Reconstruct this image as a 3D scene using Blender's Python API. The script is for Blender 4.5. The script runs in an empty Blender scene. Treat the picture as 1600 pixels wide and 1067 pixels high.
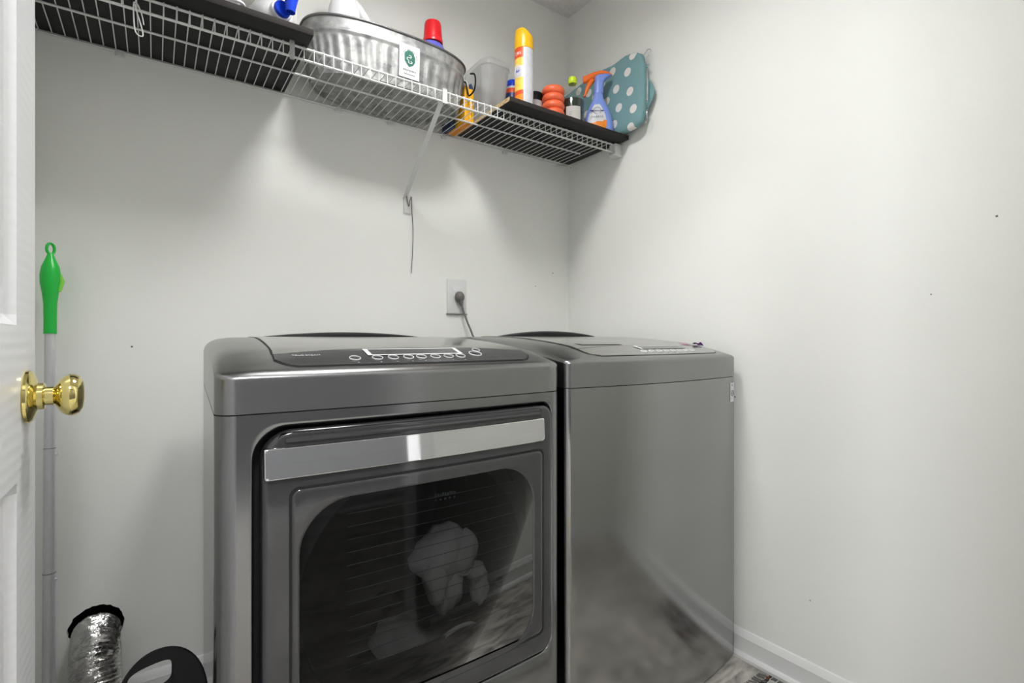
import bpy, bmesh, math, random
from mathutils import Vector, Matrix
random.seed(7)
PI = math.pi
C = bpy.context.scene.collection
S = bpy.context.scene

# ------------------------------------------------------------------ camera, world, exposure
cam_d = bpy.data.cameras.new('camera')
cam = bpy.data.objects.new('camera', cam_d); C.objects.link(cam)
YAW = 0.6118
cam.location = (0, 0, 1.0)
cam.rotation_euler = (PI / 2, 0, -YAW)
cam_d.sensor_width = 36.0
cam_d.lens = 793.06 / 1600 * 36
cam_d.shift_y = -4.06 / 1600
cam_d.clip_start = 0.02
S.camera = cam
w = bpy.data.worlds.new('world'); S.world = w; w.use_nodes = True
w.node_tree.nodes['Background'].inputs[0].default_value = (0.95, 0.97, 1.0, 1)
w.node_tree.nodes['Background'].inputs[1].default_value = 1.8
S.view_settings.view_transform = 'Standard'
S.view_settings.look = 'None'
S.view_settings.gamma = 1
S.view_settings.use_curve_mapping = False
S.view_settings.exposure = 2.05
LAMP_MAIN = 15.8      # emission of the laundry ceiling lamp's glass
FILL_HALL = 44.0      # emission of the unseen fill lamps added in the hallway

# ------------------------------------------------------------------ materials
def mat(name, col, rough=0.5, metal=0.0, bump=None, vary=0.0, vscale=30, spec=0.5, trans=0, alpha=1, aniso=0, coat=0, stretch=None, emit=0):
    m = bpy.data.materials.new(name); m.use_nodes = True
    nt = m.node_tree; b = nt.nodes['Principled BSDF']
    b.inputs['Base Color'].default_value = (*col, 1)
    b.inputs['Roughness'].default_value = rough
    b.inputs['Metallic'].default_value = metal
    b.inputs['Specular IOR Level'].default_value = spec
    b.inputs['Transmission Weight'].default_value = trans
    b.inputs['Alpha'].default_value = alpha
    b.inputs['Coat Weight'].default_value = coat
    if emit:
        b.inputs['Emission Color'].default_value = (*col, 1); b.inputs['Emission Strength'].default_value = emit
    tc = nt.nodes.new('ShaderNodeTexCoord'); mp = nt.nodes.new('ShaderNodeMapping')
    nt.links.new(tc.outputs['Object'], mp.inputs[0])
    if stretch: mp.inputs['Scale'].default_value = stretch
    if vary:
        n = nt.nodes.new('ShaderNodeTexNoise'); n.inputs['Scale'].default_value = vscale; n.inputs['Detail'].default_value = 4
        nt.links.new(mp.outputs[0], n.inputs['Vector'])
        r = nt.nodes.new('ShaderNodeMapRange'); r.inputs[1].default_value = .3; r.inputs[2].default_value = .7
        r.inputs[3].default_value = 1 - vary; r.inputs[4].default_value = 1 + vary
        nt.links.new(n.outputs[0], r.inputs[0])
        mx = nt.nodes.new('ShaderNodeVectorMath'); mx.operation = 'SCALE'; mx.inputs[0].default_value = col
        nt.links.new(r.outputs[0], mx.inputs['Scale']); nt.links.new(mx.outputs[0], b.inputs['Base Color'])
    if bump:
        sc, st, dist = bump
        n = nt.nodes.new('ShaderNodeTexNoise'); n.inputs['Scale'].default_value = sc; n.inputs['Detail'].default_value = 5
        nt.links.new(mp.outputs[0], n.inputs['Vector'])
        bp = nt.nodes.new('ShaderNodeBump'); bp.inputs['Strength'].default_value = st; bp.inputs['Distance'].default_value = dist
        nt.links.new(n.outputs[0], bp.inputs['Height']); nt.links.new(bp.outputs[0], b.inputs['Normal'])
    return m

def wall_mat(name, col):
    m = mat(name, col, 0.75, bump=(90, .12, .002), spec=.25)
    nt = m.node_tree; b = nt.nodes['Principled BSDF']; tc = nt.nodes['Texture Coordinate']
    v = nt.nodes.new('ShaderNodeTexVoronoi'); v.inputs['Scale'].default_value = 7.0
    nt.links.new(tc.outputs['Object'], v.inputs['Vector'])
    lt = nt.nodes.new('ShaderNodeMapRange'); lt.inputs[1].default_value = .012; lt.inputs[2].default_value = .022
    nt.links.new(v.outputs['Distance'], lt.inputs[0])
    n = nt.nodes.new('ShaderNodeTexNoise'); n.inputs['Scale'].default_value = 1.7; n.inputs['Detail'].default_value = 5
    nt.links.new(tc.outputs['Object'], n.inputs['Vector'])
    r = nt.nodes.new('ShaderNodeMapRange'); r.inputs[1].default_value = .3; r.inputs[2].default_value = .7; r.inputs[3].default_value = .975; r.inputs[4].default_value = 1.02
    nt.links.new(n.outputs[0], r.inputs[0])
    sc = nt.nodes.new('ShaderNodeVectorMath'); sc.operation = 'SCALE'; sc.inputs[0].default_value = col
    nt.links.new(r.outputs[0], sc.inputs['Scale'])
    mx = nt.nodes.new('ShaderNodeMix'); mx.data_type = 'RGBA'; mx.inputs['A'].default_value = (.12, .11, .1, 1)
    nt.links.new(lt.outputs[0], mx.inputs['Factor']); nt.links.new(sc.outputs[0], mx.inputs['B'])
    nt.links.new(mx.outputs['Result'], b.inputs['Base Color'])
    return m

def floor_mat():
    m = mat('floor_vinyl', (.5, .46, .4), .32)
    nt = m.node_tree; b = nt.nodes['Principled BSDF']; mp = nt.nodes['Mapping']
    mp.inputs['Scale'].default_value = (2.2, 9, 1); mp.inputs['Rotation'].default_value = (0, 0, .25)
    n = nt.nodes.new('ShaderNodeTexNoise'); n.inputs['Scale'].default_value = 2.4; n.inputs['Detail'].default_value = 9; n.inputs['Distortion'].default_value = 1.6
    nt.links.new(mp.outputs[0], n.inputs['Vector'])
    cr = nt.nodes.new('ShaderNodeValToRGB'); e = cr.color_ramp.elements
    e[0].position = .3; e[0].color = (.15, .145, .135, 1); e[1].position = .62; e[1].color = (.56, .535, .485, 1)
    x = cr.color_ramp.elements.new(.47); x.color = (.38, .36, .32, 1)
    nt.links.new(n.outputs[0], cr.inputs[0]); nt.links.new(cr.outputs[0], b.inputs['Base Color'])
    return m

def door_mat():
    m = mat('door_paint', (.80, .80, .81), .38)
    nt = m.node_tree; b = nt.nodes['Principled BSDF']; tc = nt.nodes['Texture Coordinate']
    wv = nt.nodes.new('ShaderNodeTexWave'); wv.bands_direction = 'Z'; wv.inputs['Scale'].default_value = 22
    wv.inputs['Distortion'].default_value = 5; wv.inputs['Detail'].default_value = 3; wv.inputs['Detail Scale'].default_value = .35
    mp = nt.nodes['Mapping']; mp.inputs['Scale'].default_value = (1, .45, 1)
    nt.links.new(mp.outputs[0], wv.inputs['Vector'])
    bp = nt.nodes.new('ShaderNodeBump'); bp.inputs['Strength'].default_value = .10; bp.inputs['Distance'].default_value = .002
    nt.links.new(wv.outputs[0], bp.inputs['Height']); nt.links.new(bp.outputs[0], b.inputs['Normal'])
    return m

def tinted_glass(name, tint, ior=1.5, rough=.03, refl=1.0):
    m = bpy.data.materials.new(name); m.use_nodes = True; nt = m.node_tree; nt.nodes.clear()
    o = nt.nodes.new('ShaderNodeOutputMaterial'); t = nt.nodes.new('ShaderNodeBsdfTransparent'); g = nt.nodes.new('ShaderNodeBsdfGlossy')
    f = nt.nodes.new('ShaderNodeFresnel'); mx = nt.nodes.new('ShaderNodeMixShader')
    n = nt.nodes.new('ShaderNodeTexNoise'); n.inputs['Scale'].default_value = 3
    tc = nt.nodes.new('ShaderNodeTexCoord'); nt.links.new(tc.outputs['Object'], n.inputs['Vector'])
    r = nt.nodes.new('ShaderNodeMapRange'); r.inputs[3].default_value = rough * .8; r.inputs[4].default_value = rough * 1.2
    nt.links.new(n.outputs[0], r.inputs[0]); nt.links.new(r.outputs[0], g.inputs['Roughness'])
    f.inputs['IOR'].default_value = ior; t.inputs[0].default_value = (*tint, 1)
    g.inputs['Color'].default_value = (refl, refl, refl, 1)
    nt.links.new(f.outputs[0], mx.inputs[0]); nt.links.new(t.outputs[0], mx.inputs[1]); nt.links.new(g.outputs[0], mx.inputs[2])
    nt.links.new(mx.outputs[0], o.inputs[0])
    return m

def film(name, milky, gloss):
    m = bpy.data.materials.new(name); m.use_nodes = True; nt = m.node_tree; nt.nodes.clear()
    o = nt.nodes.new('ShaderNodeOutputMaterial'); t = nt.nodes.new('ShaderNodeBsdfTransparent'); t.inputs[0].default_value = (.97, .98, .97, 1)
    d = nt.nodes.new('ShaderNodeBsdfTranslucent'); d.inputs[0].default_value = (.82, .82, .82, 1); d2 = nt.nodes.new('ShaderNodeBsdfDiffuse'); d2.inputs[0].default_value = (.8, .8, .8, 1)
    dm = nt.nodes.new('ShaderNodeMixShader'); nt.links.new(d.outputs[0], dm.inputs[1]); nt.links.new(d2.outputs[0], dm.inputs[2])
    g = nt.nodes.new('ShaderNodeBsdfGlossy'); g.inputs['Roughness'].default_value = .12
    n = nt.nodes.new('ShaderNodeTexNoise'); n.inputs['Scale'].default_value = 18; tc = nt.nodes.new('ShaderNodeTexCoord'); nt.links.new(tc.outputs['Object'], n.inputs['Vector'])
    r = nt.nodes.new('ShaderNodeMapRange'); r.inputs[3].default_value = milky * .9; r.inputs[4].default_value = milky * 1.1; nt.links.new(n.outputs[0], r.inputs[0])
    m1 = nt.nodes.new('ShaderNodeMixShader'); nt.links.new(r.outputs[0], m1.inputs[0]); nt.links.new(t.outputs[0], m1.inputs[1]); nt.links.new(dm.outputs[0], m1.inputs[2])
    lw = nt.nodes.new('ShaderNodeLayerWeight'); lw.inputs[0].default_value = .35
    mu = nt.nodes.new('ShaderNodeMath'); mu.operation = 'MULTIPLY_ADD'; mu.inputs[1].default_value = gloss * 2.2; mu.inputs[2].default_value = gloss * .25; nt.links.new(lw.outputs['Facing'], mu.inputs[0])
    m2 = nt.nodes.new('ShaderNodeMixShader'); nt.links.new(mu.outputs[0], m2.inputs[0]); nt.links.new(m1.outputs[0], m2.inputs[1]); nt.links.new(g.outputs[0], m2.inputs[2])
    nt.links.new(m2.outputs[0], o.inputs[0]); return m

M = {}
M['wall'] = wall_mat('wall_paint', (.86, .865, .825))
M['hall'] = wall_mat('hall_dimmed_paint', (.13, .13, .135))  # dark colour stands in for a dim hallway in the machines' reflections
M['ceiling'] = mat('ceiling_popcorn', (.86, .84, .82), .9, bump=(160, .9, .006), vary=.06, vscale=90)
M['floor'] = floor_mat()
M['trim'] = mat('trim_white', (.80, .80, .79), .4, bump=(40, .05, .001))
M['door'] = door_mat()
M['brass'] = mat('polished_brass', (.80, .68, .27), .09, 1.0, bump=(12, .03, .001))
M['steel'] = mat('graphite_steel', (.27, .27, .275), .20, 1.0, vary=.03, vscale=6, bump=(250, .015, .0004), stretch=(1, 1, .08))
M['steel_face'] = mat('brushed_graphite', (.33, .33, .325), .17, 1.0, vary=.03, vscale=8, bump=(260, .03, .0004), stretch=(.06, 1, 1))
M['steel_top'] = mat('satin_graphite_top', (.30, .30, .30), .27, 1.0, vary=.02, vscale=9)
M['steel_lid'] = mat('smooth_silver_lid', (.40, .40, .39), .16, 1.0, vary=.02, vscale=9)
M['cabinet'] = mat('dark_cabinet_side', (.12, .12, .125), .25, .9, vary=.05)
M['dark_panel'] = mat('dark_gloss_panel', (.025, .025, .027), .10, 0, spec=.5, coat=.15, vary=.05)
M['door_dark'] = mat('dark_gloss_door', (.060, .061, .063), .12, .35, spec=.6, coat=.2, vary=.04)
M['door_inner'] = mat('dark_gloss_window_frame', (.058, .058, .060), .10, .25, spec=.6, coat=.2, vary=.04)
M['black'] = mat('black_plastic', (.006, .006, .007), .5, spec=.25, vary=.1)
M['gap'] = mat('black_rubber', (.004, .004, .005), .6, vary=.1)
M['chrome'] = mat('mirror_chrome', (.77, .775, .78), .05, 1.0, vary=.01)
M['print'] = mat('pale_grey_print', (.62, .62, .62), .4, vary=.02)
M['glass_dark'] = tinted_glass('smoked_glass', (.33, .34, .345), 1.45, .02, .26)
M['line'] = mat('grey_heating_line', (.11, .13, .13), .5, vary=.02)
M['drum'] = mat('drum_grey', (.10, .10, .105), .35, .8, vary=.1)
M['cloth'] = mat('pale_cloth', (.50, .48, .46), .9, bump=(30, .4, .01), vary=.15, vscale=14)
M['wire'] = mat('white_coated_wire', (.72, .72, .71), .35, vary=.02)
M['board'] = mat('black_laminate_board', (.010, .0095, .0095), .55, spec=.3, vary=.25, vscale=6, bump=(120, .08, .001))
M['board_edge'] = mat('dark_brown_edge', (.036, .032, .031), .7, spec=.12, vary=.15, vscale=12)
M['chip'] = mat('raw_chipboard', (.50, .36, .19), .9, vary=.55, vscale=160, bump=(200, .6, .003))
M['zinc'] = None
M['white_pl'] = mat('white_plastic', (.78, .78, .80), .35, vary=.02)
M['ivory'] = mat('off_white_card', (.60, .585, .55), .7, vary=.02, vscale=3)
M['lime'] = mat('lime_plastic', (.62, .80, .02), .35, vary=.03)
M['red'] = mat('red_plastic', (.78, .012, .02), .3, vary=.03)
M['violet'] = mat('violet_blue_plastic', (.14, .15, .62), .35, vary=.06)
M['blue'] = mat('bright_blue_plastic', (.01, .06, .70), .25, vary=.05)
M['navy'] = mat('navy_print', (.015, .03, .16), .4, vary=.05)
M['yellow'] = mat('yellow_plastic', (.95, .52, .01), .3, vary=.02)
M['ylabel'] = mat('yellow_label', (.92, .60, .10), .35, vary=.18, vscale=20)
M['orange'] = mat('orange_label', (.95, .28, .02), .4, vary=.12, vscale=25)
M['redlab'] = mat('red_orange_label', (.80, .09, .02), .4, vary=.04)
M['lab'] = mat('white_label', (.64, .64, .68), .4, vary=.05, vscale=80)
M['coral'] = mat('coral_orange_plastic', (.90, .16, .06), .38, vary=.04)
M['trig'] = mat('orange_trigger', (.93, .17, .01), .35, vary=.03)
M['peri'] = mat('periwinkle_bottle', (.22, .32, .78), .28, spec=.6, vary=.05)
M['clear_hard'] = tinted_glass('clear_plastic', (.88, .89, .89), 1.32, .12, .9)
M['clear'] = film('frosted_plastic', .42, .10)
M['bottleglass'] = film('clear_glass', .04, .12)
M['liquid'] = mat('dark_green_liquid', (.006, .016, .006), .12, vary=.2, coat=.4)
M['card'] = mat('white_card', (.80, .79, .80), .6, vary=.02)
M['green'] = mat('dark_green_ink', (.03, .16, .115), .6, vary=.05)
M['ink'] = mat('grey_ink', (.16, .15, .15), .6, vary=.05)
M['pole'] = mat('grey_aluminium', (.66, .66, .68), .32, .3, vary=.03)
M['bgreen'] = mat('bright_green_plastic', (.01, .52, .055), .3, vary=.04)
M['lgreen'] = mat('light_green_plastic', (.22, .68, .06), .35, vary=.04)
M['foil'] = mat('crinkled_foil', (.78, .77, .76), .15, 1.0, bump=(36, .8, .010), vary=.1, vscale=40)
M['cord'] = mat('grey_cord', (.16, .15, .14), .5, vary=.05)
M['rust'] = mat('brown_wire', (.13, .10, .08), .6, vary=.1)
M['pencil'] = mat('yellow_pencil_paint', (.88, .46, .01), .45, vary=.08, vscale=20)
M['porange'] = mat('orange_cardboard', (.80, .27, .01), .5, vary=.08, vscale=20)
M['pblue'] = mat('dark_blue_cardboard', (.015, .045, .12), .5, vary=.2, vscale=20)
M['purple'] = mat('purple_foil', (.10, .01, .16), .3, vary=.2)
M['pink'] = mat('pink_paper', (.75, .50, .62), .6, vary=.1)
M['glow'] = mat('lamp_glass', (.99, .99, .98), .4, emit=LAMP_MAIN)
M['glow_fill'] = mat('hall_fill_glass', (.985, .99, 1), .4, emit=FILL_HALL)
M['tealplain'] = mat('teal_fabric_lining', (.20, .36, .38), .85, bump=(300, .2, .001), vary=.06)

def zinc():
    m = mat('galvanized_zinc', (.55, .56, .56), .48, .6)
    nt = m.node_tree; b = nt.nodes['Principled BSDF']; mp = nt.nodes['Mapping']
    v = nt.nodes.new('ShaderNodeTexVoronoi'); v.inputs['Scale'].default_value = 70
    n = nt.nodes.new('ShaderNodeTexNoise'); n.inputs['Scale'].default_value = 28; n.inputs['Detail'].default_value = 6
    nt.links.new(mp.outputs[0], v.inputs['Vector']); nt.links.new(mp.outputs[0], n.inputs['Vector'])
    ad = nt.nodes.new('ShaderNodeMath'); ad.operation = 'MULTIPLY_ADD'; ad.inputs[1].default_value = .25
    nt.links.new(v.outputs['Color'], ad.inputs[0]); nt.links.new(n.outputs[0], ad.inputs[2])
    cr = nt.nodes.new('ShaderNodeValToRGB'); e = cr.color_ramp.elements
    e[0].position = .42; e[0].color = (.24, .245, .245, 1); e[1].position = .8; e[1].color = (.48, .48, .47, 1)
    nt.links.new(ad.outputs[0], cr.inputs[0]); nt.links.new(cr.outputs[0], b.inputs['Base Color'])
    return m
M['zinc'] = zinc()

def dots_mat():      # printed white ovals on teal cotton, each at its own place on the cloth (world Y, Z)
    m = mat('polka_dot_cotton', (.20, .36, .38), .85, bump=(260, .25, .001))
    nt = m.node_tree; b = nt.nodes['Principled BSDF']
    g = nt.nodes.new('ShaderNodeTexCoord'); sp = nt.nodes.new('ShaderNodeSeparateXYZ'); nt.links.new(g.outputs['Object'], sp.inputs[0])
    dots = [(1.304, 2.068), (1.405, 2.049), (1.326, 2.013), (1.46, 2.019), (1.382, 1.97), (1.311, 1.933), (1.431, 1.941), (1.365, 1.891),
            (1.292, 1.86), (1.387, 1.833), (1.304, 1.795), (1.537, 2.017), (1.50, 1.985), (1.475, 1.86), (1.46, 1.80), (1.545, 1.93), (1.56, 1.83), (1.60, 2.05), (1.62, 1.97), (1.64, 1.88), (1.225, 1.90)]
    acc = None
    for (y, z) in dots:
        cb = nt.nodes.new('ShaderNodeCombineXYZ'); 
        a = nt.nodes.new('ShaderNodeMath'); a.operation = 'SUBTRACT'; a.inputs[1].default_value = y - BAG_O[1]; nt.links.new(sp.outputs[1], a.inputs[0])
        c = nt.nodes.new('ShaderNodeMath'); c.operation = 'SUBTRACT'; c.inputs[1].default_value = z - BAG_O[2]; nt.links.new(sp.outputs[2], c.inputs[0])
        nt.links.new(a.outputs[0], cb.inputs[0]); nt.links.new(c.outputs[0], cb.inputs[1])
        ln = nt.nodes.new('ShaderNodeVectorMath'); ln.operation = 'LENGTH'; nt.links.new(cb.outputs[0], ln.inputs[0])
        lt = nt.nodes.new('ShaderNodeMath'); lt.operation = 'LESS_THAN'; lt.inputs[1].default_value = .0165; nt.links.new(ln.outputs['Value'], lt.inputs[0])
        if acc is None: acc = lt
        else:
            mxx = nt.nodes.new('ShaderNodeMath'); mxx.operation = 'MAXIMUM'
            nt.links.new(acc.outputs[0], mxx.inputs[0]); nt.links.new(lt.outputs[0], mxx.inputs[1]); acc = mxx
    mx = nt.nodes.new('ShaderNodeMix'); mx.data_type = 'RGBA'
    mx.inputs['A'].default_value = (.20, .36, .38, 1); mx.inputs['B'].default_value = (.80, .78, .74, 1)
    nt.links.new(acc.outputs[0], mx.inputs['Factor']); nt.links.new(mx.outputs['Result'], b.inputs['Base Color'])
    return m

def rug_mat():
    m = mat('woven_rug', (.3, .3, .3), .95, bump=(200, .8, .004))
    nt = m.node_tree; b = nt.nodes['Principled BSDF']; mp = nt.nodes['Mapping']; mp.inputs['Scale'].default_value = (60, 90, 1)
    v = nt.nodes.new('ShaderNodeTexVoronoi'); v.inputs['Scale'].default_value = 1; v.distance = 'CHEBYCHEV'
    nt.links.new(mp.outputs[0], v.inputs['Vector'])
    cr = nt.nodes.new('ShaderNodeValToRGB'); cr.color_ramp.interpolation = 'CONSTANT'; e = cr.color_ramp.elements
    e[0].position = 0; e[0].color = (.03, .03, .03, 1); e[1].position = .28; e[1].color = (.72, .71, .68, 1)
    x = e.new(.6); x.color = (.17, .17, .17, 1); x = e.new(.85); x.color = (.20, .05, .03, 1)
    sp = nt.nodes.new('ShaderNodeSeparateColor'); nt.links.new(v.outputs['Color'], sp.inputs[0])
    nt.links.new(sp.outputs[0], cr.inputs[0]); nt.links.new(cr.outputs[0], b.inputs['Base Color'])
    return m
M['rug'] = rug_mat()

# ------------------------------------------------------------------ mesh helpers
ORG = {}
def tag(o, label=None, cat=None, group=None, kind=None):
    if label: o['label'] = label
    if cat: o['category'] = cat
    if group: o['group'] = group
    if kind: o['kind'] = kind
    return o
def thing(name, loc, label, cat, group=None):
    o = bpy.data.objects.new(name, None); o.location = loc; o.empty_display_size = .05; C.objects.link(o)
    ORG[o.name] = Vector(loc); return tag(o, label, cat, group)
def obj(name, bm, mats, parent=None, smooth=True, angle=40, org=None):
    """links bm (built in world coordinates) as one mesh"""
    if not isinstance(mats, (list, tuple)): mats = [mats]
    L = ORG[parent.name] if parent else Vector(org if org else (0, 0, 0))
    bmesh.ops.recalc_face_normals(bm, faces=bm.faces)
    bmesh.ops.translate(bm, verts=bm.verts, vec=-L)
    me = bpy.data.meshes.new(name); bm.to_mesh(me); bm.free()
    for m in mats: me.materials.append(m)
    if smooth:
        for p in me.polygons: p.use_smooth = True
        me.set_sharp_from_angle(angle=math.radians(angle))
    o = bpy.data.objects.new(name, me); C.objects.link(o)
    if parent: o.parent = parent
    else: o.location = L
    ORG[o.name] = L
    return o
def box(bm, x0, x1, y0, y1, z0, z1, bev=0, seg=2, mi=0):
    vs = [bm.verts.new(p) for p in ((x0, y0, z0), (x1, y0, z0), (x1, y1, z0), (x0, y1, z0), (x0, y0, z1), (x1, y0, z1), (x1, y1, z1), (x0, y1, z1))]
    fs = [bm.faces.new([vs[i] for i in f]) for f in ((3, 2, 1, 0), (4, 5, 6, 7), (0, 1, 5, 4), (1, 2, 6, 5), (2, 3, 7, 6), (3, 0, 4, 7))]
    for f in fs: f.material_index = mi
    if bev:
        es = list({e for f in fs for e in f.edges})
        r = bmesh.ops.bevel(bm, geom=es, offset=bev, segments=seg, affect='EDGES', profile=.5)
        for f in r['faces']: f.material_index = mi
    return vs
def tube(bm, pts, r, seg=10, cap=True, mi=0):
    pts = [Vector(p) for p in pts]; n = len(pts); rr = r if isinstance(r, (list, tuple)) else [r] * n
    up = Vector((0, 0, 1)); rings = []; prev = None
    for i, p in enumerate(pts):
        t = (pts[min(i + 1, n - 1)] - pts[max(i - 1, 0)]).normalized()
        if prev is None:
            a = up if abs(t.dot(up)) < .9 else Vector((1, 0, 0)); u = t.cross(a).normalized()
        else: u = (prev - t * prev.dot(t)).normalized()
        prev = u; v = t.cross(u)
        rings.append([bm.verts.new(p + (u * math.cos(2 * PI * k / seg) + v * math.sin(2 * PI * k / seg)) * rr[i]) for k in range(seg)])
    for a, b in zip(rings, rings[1:]):
        for k in range(seg): bm.faces.new((a[k], a[(k + 1) % seg], b[(k + 1) % seg], b[k])).material_index = mi
    if cap:
        bm.faces.new(rings[0][::-1]).material_index = mi; bm.faces.new(rings[-1]).material_index = mi
def smoothpath(pts, n=6):
    P = [Vector(p) for p in pts]; out = []
    for i in range(len(P) - 1):
        p0 = P[max(i - 1, 0)]; p1 = P[i]; p2 = P[i + 1]; p3 = P[min(i + 2, len(P) - 1)]
        for k in range(n):
            t = k / n
            out.append(.5 * ((2 * p1) + (p2 - p0) * t + (2 * p0 - 5 * p1 + 4 * p2 - p3) * t * t + (-p0 + 3 * p1 - 3 * p2 + p3) * t ** 3))
    out.append(P[-1]); return out
def loft(bm, rings, cap0=True, cap1=True, closed=True, mfn=None):
    R = [[bm.verts.new(p) for p in r] for r in rings]; n = len(R[0])
    for j, (a, b) in enumerate(zip(R, R[1:])):
        for k in range(n if closed else n - 1):
            f = bm.faces.new((a[k], a[(k + 1) % n], b[(k + 1) % n], b[k]))
            if mfn: f.material_index = mfn(j, k)
    if cap0: bm.faces.new(R[0][::-1])
    if cap1:
        f = bm.faces.new(R[-1])
        if mfn: f.material_index = mfn(len(R) - 2, 0)
    return R
def lathe(bm, prof, c=(0, 0, 0), seg=32, mfn=None, sx=1, sy=1, rot=0, cap0=True, cap1=True, mat4=None):
    rings = []
    for (r, z) in prof:
        ring = []
        for k in range(seg):
            a = 2 * PI * k / seg; x = r * math.cos(a) * sx; y = r * math.sin(a) * sy
            p = Vector((x * math.cos(rot) - y * math.sin(rot), x * math.sin(rot) + y * math.cos(rot), z))
            if mat4 is not None: p = mat4 @ p
            ring.append(p + Vector(c))
        rings.append(ring)
    return loft(bm, rings, cap0, cap1, True, mfn)
def grid(bm, nu, nv, f, mi=0):
    V = [[bm.verts.new(f(i / nu, j / nv)) for i in range(nu + 1)] for j in range(nv + 1)]
    for j in range(nv):
        for i in range(nu): bm.faces.new((V[j][i], V[j][i + 1], V[j + 1][i + 1], V[j + 1][i])).material_index = mi
    return V
def lerp(a, b, t): return a + (b - a) * t
def interp(tab, x):
    if x <= tab[0][0]: return tab[0][1]
    for (a, b), (c, d) in zip(tab, tab[1:]):
        if x <= c:
            t = (x - a) / (c - a); return lerp(b, d, t)
    return tab[-1][1]
def rrect(x0, x1, z0, z1, r, ns=16, nc=10):
    """rounded rectangle, r = one radius or (bl, br, tr, tl); always the same number of points"""
    if not isinstance(r, (list, tuple)): r = (r,) * 4
    out = []
    cs = [((x0 + r[0], z0 + r[0]), r[0], PI), ((x1 - r[1], z0 + r[1]), r[1], 1.5 * PI), ((x1 - r[2], z1 - r[2]), r[2], 0), ((x0 + r[3], z1 - r[3]), r[3], .5 * PI)]
    for i, ((cx, cz), rr, a0) in enumerate(cs):
        for k in range(nc + 1):
            a = a0 + .5 * PI * k / nc; out.append((cx + rr * math.cos(a), cz + rr * math.sin(a)))
        (nx, nz), nr, na = cs[(i + 1) % 4]
        e = (nx + nr * math.cos(na), nz + nr * math.sin(na)); s = out[-1]
        for k in range(1, ns): out.append((lerp(s[0], e[0], k / ns), lerp(s[1], e[1], k / ns)))
    return out
def text_part(name, s, size, mtx, m, parent, ext=.0004):
    cu = bpy.data.curves.new(name, 'FONT'); cu.body = s; cu.size = size; cu.extrude = ext; cu.align_x = 'CENTER'; cu.align_y = 'CENTER'
    t = bpy.data.objects.new('tmp', cu); C.objects.link(t)
    bpy.context.view_layer.update()
    me = bpy.data.meshes.new_from_object(t.evaluated_get(bpy.context.evaluated_depsgraph_get()))
    bpy.data.objects.remove(t); me.name = name
    L = ORG[parent.name]; me.transform(Matrix.Translation(-L) @ mtx); me.materials.clear(); me.materials.append(m)
    o = bpy.data.objects.new(name, me); C.objects.link(o); o.parent = parent; ORG[o.name] = L
    return o
def frame(origin, xdir, ydir):
    x = Vector(xdir).normalized(); y = Vector(ydir); y = (y - x * y.dot(x)).normalized(); z = x.cross(y)
    m = Matrix((x, y, z)).transposed().to_4x4(); m.translation = Vector(origin); return m

# ------------------------------------------------------------------ room shell
XL, XR, YB, YF, ZC = -.262, 1.5155, 1.7185, .11, 2.438
OX0, OX1 = -.13, .722                     # doorway
HY = -1.25                                # far wall of the hallway
def slab(name, *a, m='wall', kind='structure', bev=0):
    bm = bmesh.new(); box(bm, *a, bev); o = obj(name, bm, M[m], None, smooth=bool(bev)); tag(o, kind=kind); return o
slab('floor', -2.2, 3.0, -1.4, YB + .12, -.05, 0, m='floor')
slab('ceiling', -2.2, 3.0, -1.4, YB + .12, ZC, ZC + .05, m='ceiling')
slab('wall_right', XR, XR + .11, YF - .12, YB + .11, 0, ZC)
slab('wall_left', XL - .11, XL, YF - .12, YB + .11, 0, ZC)
# back wall with the ragged vent hole in it
HC = (-.128, .243); HR = .058
bm = bmesh.new()
N = 48; x0, x1, z0, z1 = -.255, -.001, .116, .37
def sq(a):
    c, s = math.cos(a), math.sin(a); k = .127 / max(abs(c), abs(s)); return (HC[0] + c * k, HC[1] + s * k)
rr = [HR * (1 + .035 * random.uniform(-1, 1)) for _ in range(N)]
outer = [sq(2 * PI * k / N + PI / 4) for k in range(N)]
inner = [(HC[0] + rr[k] * math.cos(2 * PI * k / N + PI / 4), HC[1] + rr[k] * math.sin(2 * PI * k / N + PI / 4)) for k in range(N)]
loft(bm, [[(x, YB, z) for x, z in outer], [(x, YB, z) for x, z in inner], [(x, YB + .016, z) for x, z in inner], [(x, YB + .018, z) for x, z in outer], [(x, YB, z) for x, z in outer]], False, False)
bx0, bx1, bz0, bz1 = HC[0] - .127, HC[0] + .127, HC[1] - .127, HC[1] + .127
for a in ((XL, bx0, 0, ZC), (bx1, XR, 0, ZC), (bx0, bx1, 0, bz0), (bx0, bx1, bz1, ZC)):
    box(bm, a[0], a[1], YB, YB + .018, a[2], a[3])
bmesh.ops.remove_doubles(bm, verts=bm.verts, dist=.0002)
tag(obj('wall_back', bm, M['wall'], None, smooth=False), kind='structure')
slab('cavity_dark_sheet', XL, XR, YB + .10, YB + .12, 0, ZC, m='gap')          # cavity sheathing, its black colour standing in for the hole's inner shade
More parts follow.
